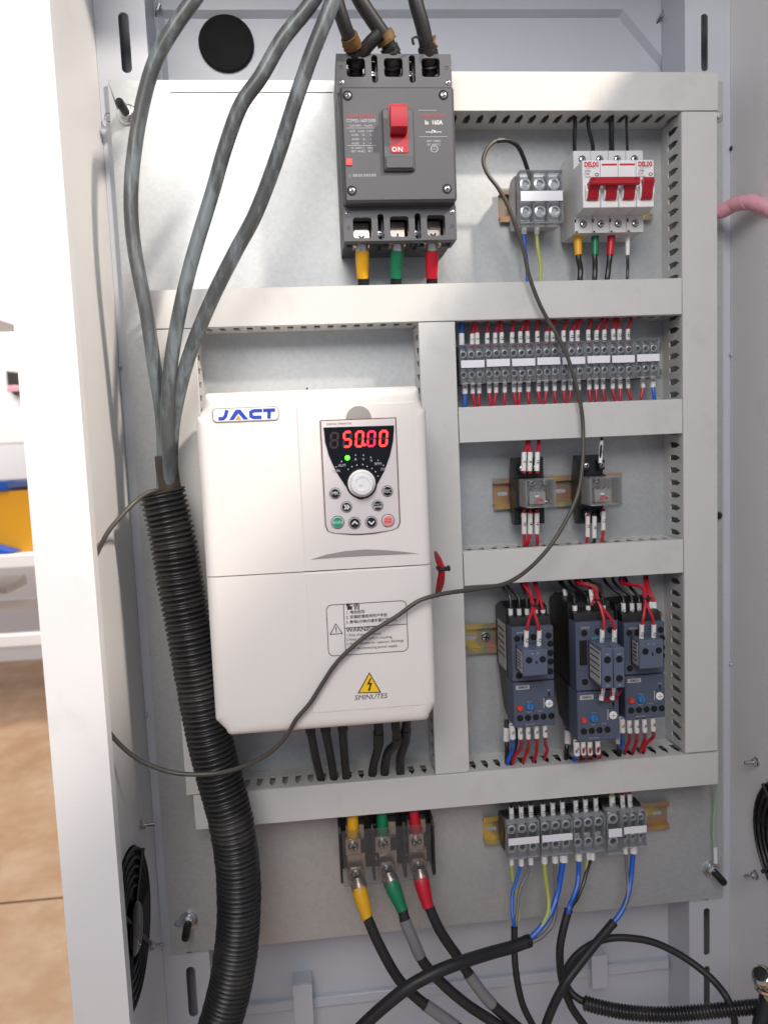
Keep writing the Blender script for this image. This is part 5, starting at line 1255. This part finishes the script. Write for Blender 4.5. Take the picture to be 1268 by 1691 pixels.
for i, (col, mm, ut, ui, vi, uo, vo, us, vs_) in enumerate((('yellow', 'yellow', 582, 583, 1384, 588, 1444, 606, 1514), ('green', 'green', 630, 632, 1380, 639, 1436, 664, 1500), ('red', 'redshrink', 680, 687, 1376, 691, 1430, 706, 1495))):
    # lead in from above
    t = wire('short %s sleeved lead entering the power terminal block from above' % col, [(ut - 1, 1320, -.03), (ut, 1340, -.034), (ui, vi - 6, -.037)], .0056, 'blackwire', 'cable', 'leads into the power terminal block', 'terminal_lead', n=14,
             sleeves=(('shrink_sleeve', (ut, 1322, -.033), (ui, vi - 2, -.038), .0062, .0066, mm),))
    q = at(ui, vi + 12, -.036)
    lg = part('cable_lug', B().box(q.x - .0095, q.x + .0095, -.0375, -.0345, q.z - .011, q.z + .009, .0012), M['tin'], t); screw(t, (q.x, -.0378, q.z), .0056, .0026)
    # lead out below
    if i == 0: cp = [(us, vs_, -.060), (625, 1558, -.066), (659, 1618, -.075), (693, 1652, -.08), (716, 1669, -.082), (747, 1691, -.085), (790, 1722, -.09)]; sv = (.56, .86)
    elif i == 1: cp = [(us, vs_, -.058), (670, 1524, -.062), (682, 1553, -.067), (699, 1589, -.072), (727, 1621, -.077), (770, 1658, -.081), (812, 1686, -.084), (850, 1712, -.09)]; sv = (.12, .42)
    else: cp = [(us, vs_ - 3, -.056), (727, 1538, -.062), (756, 1581, -.068), (784, 1624, -.074), (809, 1655, -.078), (846, 1689, -.082), (880, 1718, -.09)]; sv = (.44, .70)
    t = wire('thick black cable with %s sleeve leaving the power terminal block' % col, cp, .0056, 'rubber', 'cable', 'cables out of the power terminal block', 'power_cable', n=18, k=8,
             sleeves=(('shrink_sleeve', (uo + (us - uo) * .22, vo + (vs_ - vo) * .30, -.046), (us + 1, vs_ + 4, -.060), .0086, .0064, mm),))
    q = at(uo, vo, -.038)
    lb = B().prism(rrect(q.x - .0094, q.x + .0094, q.z - .010, q.z + .008, .005, 4), -.0366, -.0398, .0006)
    a, c_ = at(uo + 2, vo + 6, -.041), at(uo + (us - uo) * .4, vo + (vs_ - vo) * .4, -.048); lb.tube([a, a.lerp(c_, .5), c_], .0066, 14)
    part('cable_lug', lb, M['copper'], t); screw(t, (q.x, -.040, q.z + .001), .0058, .0028)
    part('clear_shroud', B().tube([at(uo + 1, vo + 8, -.044), at(uo + (us - uo) * .35, vo + (vs_ - vo) * .36, -.048)], .0088, 14, False), M['clearcase'], t)
    c = path(cp, 8); L = len(c); part('clear_sleeve', B().tube(c[int(L * sv[0]):int(L * sv[1])], .0064, 18, False), M['clearsleeve'], t)

# ------------------------------------------------------------------ lower terminal blocks
BZ = []
rzl = at(820, 1372, -.0075).z
rail('yellow mounting rail behind the lower terminal blocks', at(799, 1372, -.0075).x, at(1105, 1345, -.0075).x, rzl, [at(803, 1375, 0).x, at(1076, 1345, 0).x])
LB = [((838, 1358.5, 891, 1418), 3, True, 'wide clear terminal block at the left end of the lower row'), ((893.5, 1353.5, 946, 1412.5), 3, True, 'second wide clear terminal block in the lower row'),
      ((947.5, 1348, 1000, 1408), 3, False, 'clear terminal block without white strip in the lower row'), ((1003, 1339, 1027.5, 1411), 1, True, 'narrow single pole terminal block in the lower row'), ((1028.5, 1340, 1068, 1400), 3, True, 'small terminal block at the right end of the lower row')]
for rc, po, st_, lab in LB:
    x0, x1, z0, z1 = rect(*rc, -.0485)
    tblock(lab, (x0 + x1) / 2, (z0 + z1) / 2, x1 - x0, z1 - z0, po, .0485, st_, 'clear terminal blocks in the lower row')
TG = 'marked wires above the lower terminal row'
for k, (u, mm, tx) in enumerate(((844, 'blackwire', 'L1'), (860, 'blackwire', 'L2'), (876, 'blackwire', 'L3'), (896, 'blackwire', 'T1'), (912, 'blackwire', 'T2'), (928, 'blackwire', 'T3'), (950, 'blackwire', 'T4'), (966, 'blackwire', 'T5'), (983, 'blackwire', 'T6'), (1010, 'pe', 'PE'), (1027, 'redwire', '12'), (1039, 'redwire', '31'))):
    vt = 1357 - (u - 844) * .115
    wire('%s marked wire above the %s lower terminal block, %s pole' % ({'blackwire': 'black', 'pe': 'yellow green', 'redwire': 'red'}[mm], ORD[min(k // 3, 3)] if k != 9 else 'narrow single pole', POLE[k % 3]) if k < 9 else {9: 'yellow green marked wire above the narrow single pole lower block', 10: 'left red marked wire above the rightmost lower terminal block', 11: 'right red marked wire above the rightmost lower terminal block'}[k], [(u - 2, vt - 62, -.022), (u - 1, vt - 45, -.030), (u, vt - 24, -.033), (u + 1, vt, -.032), (u + 1, vt + 12, -.03)], .0019 if mm != 'pe' else .0024, mm, group=TG, marks=(((u - .3, vt - 24, -.033), (u + 1, vt + 1, -.032), tx),))
def lw(label, pts, mm, r=.0019, mark=None):
    return wire(label, pts, r, mm, marks=(mark,) if mark else (), k=7)
def mk(u, v, u2, v2): return ((u, v, -.034), (u2, v2, -.035), '')
Q = lambda x, y: (760 + x / 2.496, 1280 + y / 2.496)
def lwz(label, pts, mm, r=.0019, ys=None, mark=True):
    n = len(pts); P3 = []
    for i, (x, y) in enumerate(pts): u, v = Q(x, y); P3.append((u, v, (ys or [-.033, -.036, -.042, -.05, -.056, -.058])[min(i, 5)]))
    a = P3[0]; return lw(label, [(a[0], a[1] - 6, -.031)] + P3, mm, r, mk(a[0], a[1] - 3, a[0] + .5, a[1] + 9) if mark else None)
lwz('pale yellow green wire under the left end of the lower row', [(210, 348), (214, 420), (236, 510), (240, 560), (230, 625), (226, 650)], 'pe', .0017)
lwz('blue wire under the leftmost lower terminal block', [(250, 350), (240, 400), (216, 480), (212, 550), (218, 600), (222, 650)], 'bluewire', .0021)
lwz('grey wire under the leftmost lower terminal block', [(289, 345), (278, 400), (246, 470), (235, 550), (228, 610), (225, 650)], 'graywire', .0020)
lwz('yellow green wire under the second lower terminal block', [(345, 340), (350, 420), (362, 500), (362, 560), (330, 630), (288, 672)], 'pe', .0024)
lwz('grey wire under the second lower terminal block', [(389, 338), (390, 420), (394, 520), (380, 610), (330, 668), (280, 694)], 'graywire', .0025)
lwz('blue wire under the second lower terminal block', [(424, 333), (412, 420), (396, 500), (370, 570), (320, 640), (275, 682)], 'bluewire', .0034)
lwz('blue wire under the terminal block without strip', [(486, 328), (486, 400), (482, 450), (462, 510), (448, 545), (444, 570)], 'bluewire', .0028)
lwz('black wire under the terminal block without strip', [(543, 325), (522, 390), (505, 450), (480, 510), (456, 545), (446, 570)], 'blackwire', .0021)
lwz('pale yellow green wire beside the black one under the strip less block', [(525, 325), (515, 400), (506, 460), (482, 515), (458, 548), (447, 575)], 'pe', .0015)
lwz('grey wire under the right end of the lower row', [(678, 300), (684, 380), (690, 450), (686, 510), (660, 570), (632, 605)], 'graywire', .0020)
lwz('blue wire under the right end of the lower row', [(712, 298), (706, 380), (698, 450), (682, 520), (655, 575), (628, 608)], 'bluewire', .0030)

# ------------------------------------------------------------------ lower cables
def cz(label, pts, r, ys, m='rubber', n=14, name='sheathed_cable', end=True):
    P3 = []
    for i, (x, y) in enumerate(pts): u, v = Q(x, y); P3.append((u, v, ys if not isinstance(ys, (list, tuple)) else ys[min(i, len(ys) - 1)]))
    t = wire(label, P3, r, m, 'cable', name=name, n=n, k=8)
    if end:
        c = path(P3, 8); part('cut_end', B().tube([c[0], c[1]], r * 1.06, n), M['black'], t)
    return t
cz('thin black cable hanging from the left end of the lower terminal row', [(222, 625), (222, 690), (224, 760), (234, 850), (258, 950), (295, 1026), (325, 1080)], .0036, [-.058, -.062, -.068, -.074, -.078, -.082])
t = wire('thick black cable slanting across the three power cables', [(872, 1554, -.060), (845, 1564, -.066), (812, 1573, -.075), (756, 1591, -.095), (716, 1607, -.102), (676, 1629, -.105), (642, 1655, -.105), (602, 1691, -.105), (570, 1725, -.105)], .0066, 'rubber', 'cable', name='sheathed_cable', n=18, k=8)
part('cut_end', B().tube([at(874, 1553.2, -.0595), at(868, 1555.5, -.061)], .0069, 18), M['black'], t)
cz('black cable dropping from the terminal block without strip to the bottom edge', [(446, 552), (425, 630), (410, 710), (412, 800), (428, 880), (460, 960), (505, 1026), (540, 1080)], .0044, [-.054, -.060, -.064, -.066, -.068, -.070, -.074, -.078])
cz('black cable slanting from the right blue wire down to the bottom edge', [(632, 606), (590, 655), (540, 715), (485, 785), (440, 845), (400, 915), (370, 980), (352, 1030), (340, 1080)], .0048, [-.058, -.064, -.072, -.080, -.086, -.088, -.088, -.088])
cz('black cable looping in a wide arc into the corrugated conduit', [(1132, 1060), (1126, 1000), (1098, 920), (1040, 845), (960, 778), (880, 727), (790, 688), (700, 672), (620, 672), (545, 695), (480, 740), (440, 795), (432, 845), (455, 895), (500, 930), (560, 955)], .0039, [-.11, -.11, -.105, -.09, -.075, -.065, -.058, -.054, -.052, -.052, -.052, -.054, -.058, -.064, -.072, -.078], end=False)
def corrugated(b, pts, r, dep, pitch, n=28, sub=6):
    c = resample(pts, pitch / sub)
    prof = [0, .15, .9, 1, .95, .2]
    rj = random.Random(3); jit = [1 + rj.uniform(-.012, .012) for _ in range(len(c) // sub + 2)]
    return b.tube(c, lambda i: (r - dep * (1 - prof[i % sub])) * jit[i // sub], n)
CP = [Q(x, y) for x, y in ((508, 938), (580, 958), (660, 974), (760, 984), (860, 986), (960, 980), (1060, 970), (1160, 960), (1290, 950))]
cdu = thing('corrugated_conduit', 'black corrugated conduit lying along the bottom right', 'conduit', at(*CP[0], -.08))
part('conduit_tube', corrugated(B(), spline([at(u, v, -.082 - .004 * i) for i, (u, v) in enumerate(CP)], 12), .0078, .0018, .0036, 22), M['hose'], cdu)
# polished cable gland at the right edge
gq = at(1256, 1612, -.13)
gl = thing('cable_gland', 'polished metal cable gland with black cable at the right edge', 'cable gland', gq)
part('gland_body', B().lathe(gq + Vector((.007, .0, -.008)), (-.55, -.35, .75), [(.010, -.012), (.0135, -.01), (.0135, .002), (.0115, .004), (.0115, .016), (.0095, .021), (.0082, .022)], 28), M['chrome'], gl)
part('gland_nut', B().lathe(gq + Vector((.007, .0, -.008)), (-.55, -.35, .75), [(.0150, -.016), (.0158, -.015), (.0158, -.006), (.0150, -.005)], 6), M['chrome'], gl)
part('gland_seal', B().lathe(gq + Vector((.007, .0, -.008)), (-.55, -.35, .75), [(.0081, .010), (.0081, .0215), (.0062, .0225), (0, .0222)], 24), M['rubber'], gl)
wire('black cable hanging from the polished gland at the right edge', [(1268, 1640, -.125), (1264, 1665, -.128), (1256, 1691, -.13), (1252, 1730, -.13)], .0085, 'rubber', 'cable', name='sheathed_cable', n=14)
# earth wire at the right
wire('pale green earth wire running down to the bottom right plate bolt', [(1182, 1290, -.02), (1180, 1325, -.012), (1177.5, 1370, -.010), (1179, 1402, -.012), (1180, 1424, -.012)], .0016, 'greenwire', marks=(((1180, 1399, -.012), (1181, 1425, -.0125), ''),), name='earth_wire')

# ------------------------------------------------------------------ supply cables and hose at the left
for lab, pts in (('leftmost worn grey supply cable bowing out to the left', [(352, -45, -.115), (320, 0, -.115), (290, 42, -.113), (257, 100, -.108), (234, 180, -.102), (219, 280, -.098), (217, 350, -.096), (223, 414, -.095), (242, 513, -.094), (255, 602, -.092), (267, 677, -.088), (271, 740, -.086), (270, 800, -.086), (275, 850, -.086)]),
                 ('middle worn grey supply cable with pale scuffs', [(545, -45, -.135), (512, 8, -.135), (466, 66, -.132), (430, 128, -.128), (399, 172, -.124), (374, 238, -.118), (351, 318, -.112), (326, 400, -.108), (312, 450, -.106), (292, 541, -.104), (280, 627, -.100), (277, 703, -.097), (280, 760, -.095), (280, 810, -.090), (285, 850, -.088)]),
                 ('rightmost worn grey supply cable with a bright highlight', [(562, -45, -.155), (548, 5, -.155), (516, 86, -.150), (486, 172, -.142), (456, 265, -.132), (420, 358, -.122), (391, 412, -.116), (352, 490, -.108), (318, 572, -.102), (298, 640, -.094), (286, 703, -.088), (283, 760, -.082), (284, 810, -.080), (290, 850, -.080)])):
    t = wire(lab, pts, .0066, 'graycable', 'cable', 'worn grey supply cables', 'supply_cable', n=20, k=8)
wrap = thing('heat_shrink', 'brown black heat shrink holding the three grey cables above the hose', 'sleeve', at(280, 800, -.086))
part('wrap', B().tube(path([(274, 752, -.0875), (277, 780, -.087), (281, 806, -.087), (287, 840, -.086)], 5), lambda i: (.0100 if i == 0 else .0106), 20), M['shrinkblack'], wrap)
HP = [(268, 813, -.088), (286, 890, -.088), (299, 968, -.088), (314, 1046, -.090), (328, 1124, -.092), (342, 1200, -.094), (363, 1285, -.096), (382, 1357, -.098), (393, 1435, -.098), (394, 1525, -.098), (383, 1616, -.098), (364, 1691, -.098), (340, 1760, -.098)]
hs = thing('corrugated_hose', 'thick black corrugated hose hanging along the left of the inverter', 'hose', at(340, 1760, -.098))
hc = spline([at(*p) for p in HP], 14)
part('hose_tube', corrugated(B(), hc, .0222, .0030, .0050, 40).tube(hc[:8], .0185, 32, False), M['hose'], hs, 60)
d0 = (hc[1] - hc[0]).normalized()
part('cut_rim', B().lathe(hc[0], -d0, [(.0190, -.001), (.0222, -.0005), (.0224, .0008), (.0215, .0016), (.0193, .0014), (.0188, -.001)], 40), M['shrinkblack'], hs)
# thin wire that runs from the hose round the wall and up to the clear terminal block
TW = [(877, 300, -.034), (871, 281, -.046), (863, 258, -.056), (853, 240, -.064), (838, 232, -.068), (818, 233, -.072), (804, 246, -.074), (798, 266, -.074), (805, 287, -.074), (822, 310, -.074), (838, 339, -.072), (851, 373, -.070), (863, 408, -.068), (873, 454, -.066), (888, 496, -.064), (905, 530, -.062), (919, 553, -.062), (936, 588, -.063), (951, 636, -.064), (960, 679, -.064), (962.5, 722, -.066), (961, 769, -.075), (953, 817, -.080), (936, 856, -.085), (910, 899, -.088), (884, 929, -.095), (855, 953, -.108), (830, 965, -.122), (785, 973, -.145), (740, 979, -.163), (716, 984, -.168), (690, 993, -.170), (656, 1017, -.170), (603, 1051, -.169), (557, 1093, -.168), (531, 1131, -.167), (512, 1161, -.167), (489, 1188, -.166), (474, 1214, -.162), (444, 1244, -.155), (398, 1267, -.145), (357, 1277, -.140), (300, 1278, -.140), (265, 1270, -.140), (227, 1253, -.142), (197, 1228, -.145), (178, 1204, -.148)]
tpts = [at(*p) for p in TW] + [Vector((-.006, -.165, -.600)), Vector((-.0085, -.170, -.55)), Vector((-.0085, -.165, -.50)), at(150, 935, -.155), at(160, 915, -.150), at(178, 880, -.145), at(198, 855, -.138), at(222, 830, -.128), at(240, 816, -.118), at(256, 810, -.110), at(268, 815, -.102), at(276, 838, -.096)]
tw = thing('thin_wire', 'thin grey brown wire looping across the front from terminal block to hose', 'wire', tpts[0])
part('insulation', B().tube(spline(tpts, 6), .0021, 10), M['thin'], tw)
part('dark_tail', B().tube(spline(tpts[:6], 6), .00222, 10), M['blackwire'], tw)

# ------------------------------------------------------------------ pink spiral wrapped cable at the right
pk = thing('spiral_wrapped_cable', 'pink spiral wrapped cable coming in from the right behind the duct', 'cable', at(1184, 352, -.02))
pc = spline([at(1150, 352, -.012), at(1184, 351, -.02), at(1205, 341, -.03), at(1230, 334, -.045), at(1255, 338, -.058), at(1280, 352, -.068), at(1300, 372, -.072)], 14)
part('wrapped_core', B().tube(pc, .0074, 18), M['pink'], pk)
c = resample(pc, .0006); b = B(); vs = []; fs = []
up_ = None; turns = []
for i, p in enumerate(c):
    tt = (c[min(i + 1, len(c) - 1)] - c[max(i - 1, 0)]).normalized()
    if up_ is None: up_ = tt.orthogonal().normalized()
    up_ = (up_ - tt * up_.dot(tt)).normalized(); bb = tt.cross(up_); a = i * .0006 / .019 * 2 * PI
    turns.append((p, tt, up_, bb, a))
for p, tt, u_, bb, a in turns:
    o = (u_ * math.cos(a) + bb * math.sin(a))
    for w, r in ((-.0060, .0075), (-.0058, .0082), (.0058, .0082), (.0060, .0075)): vs.append(p + o * r + tt * w)
for i in range(len(turns) - 1):
    for j in range(3): fs.append((i * 4 + j, i * 4 + j + 1, i * 4 + j + 5, i * 4 + j + 4))
part('spiral_band', b.add(vs, fs), M['pink'], pk)
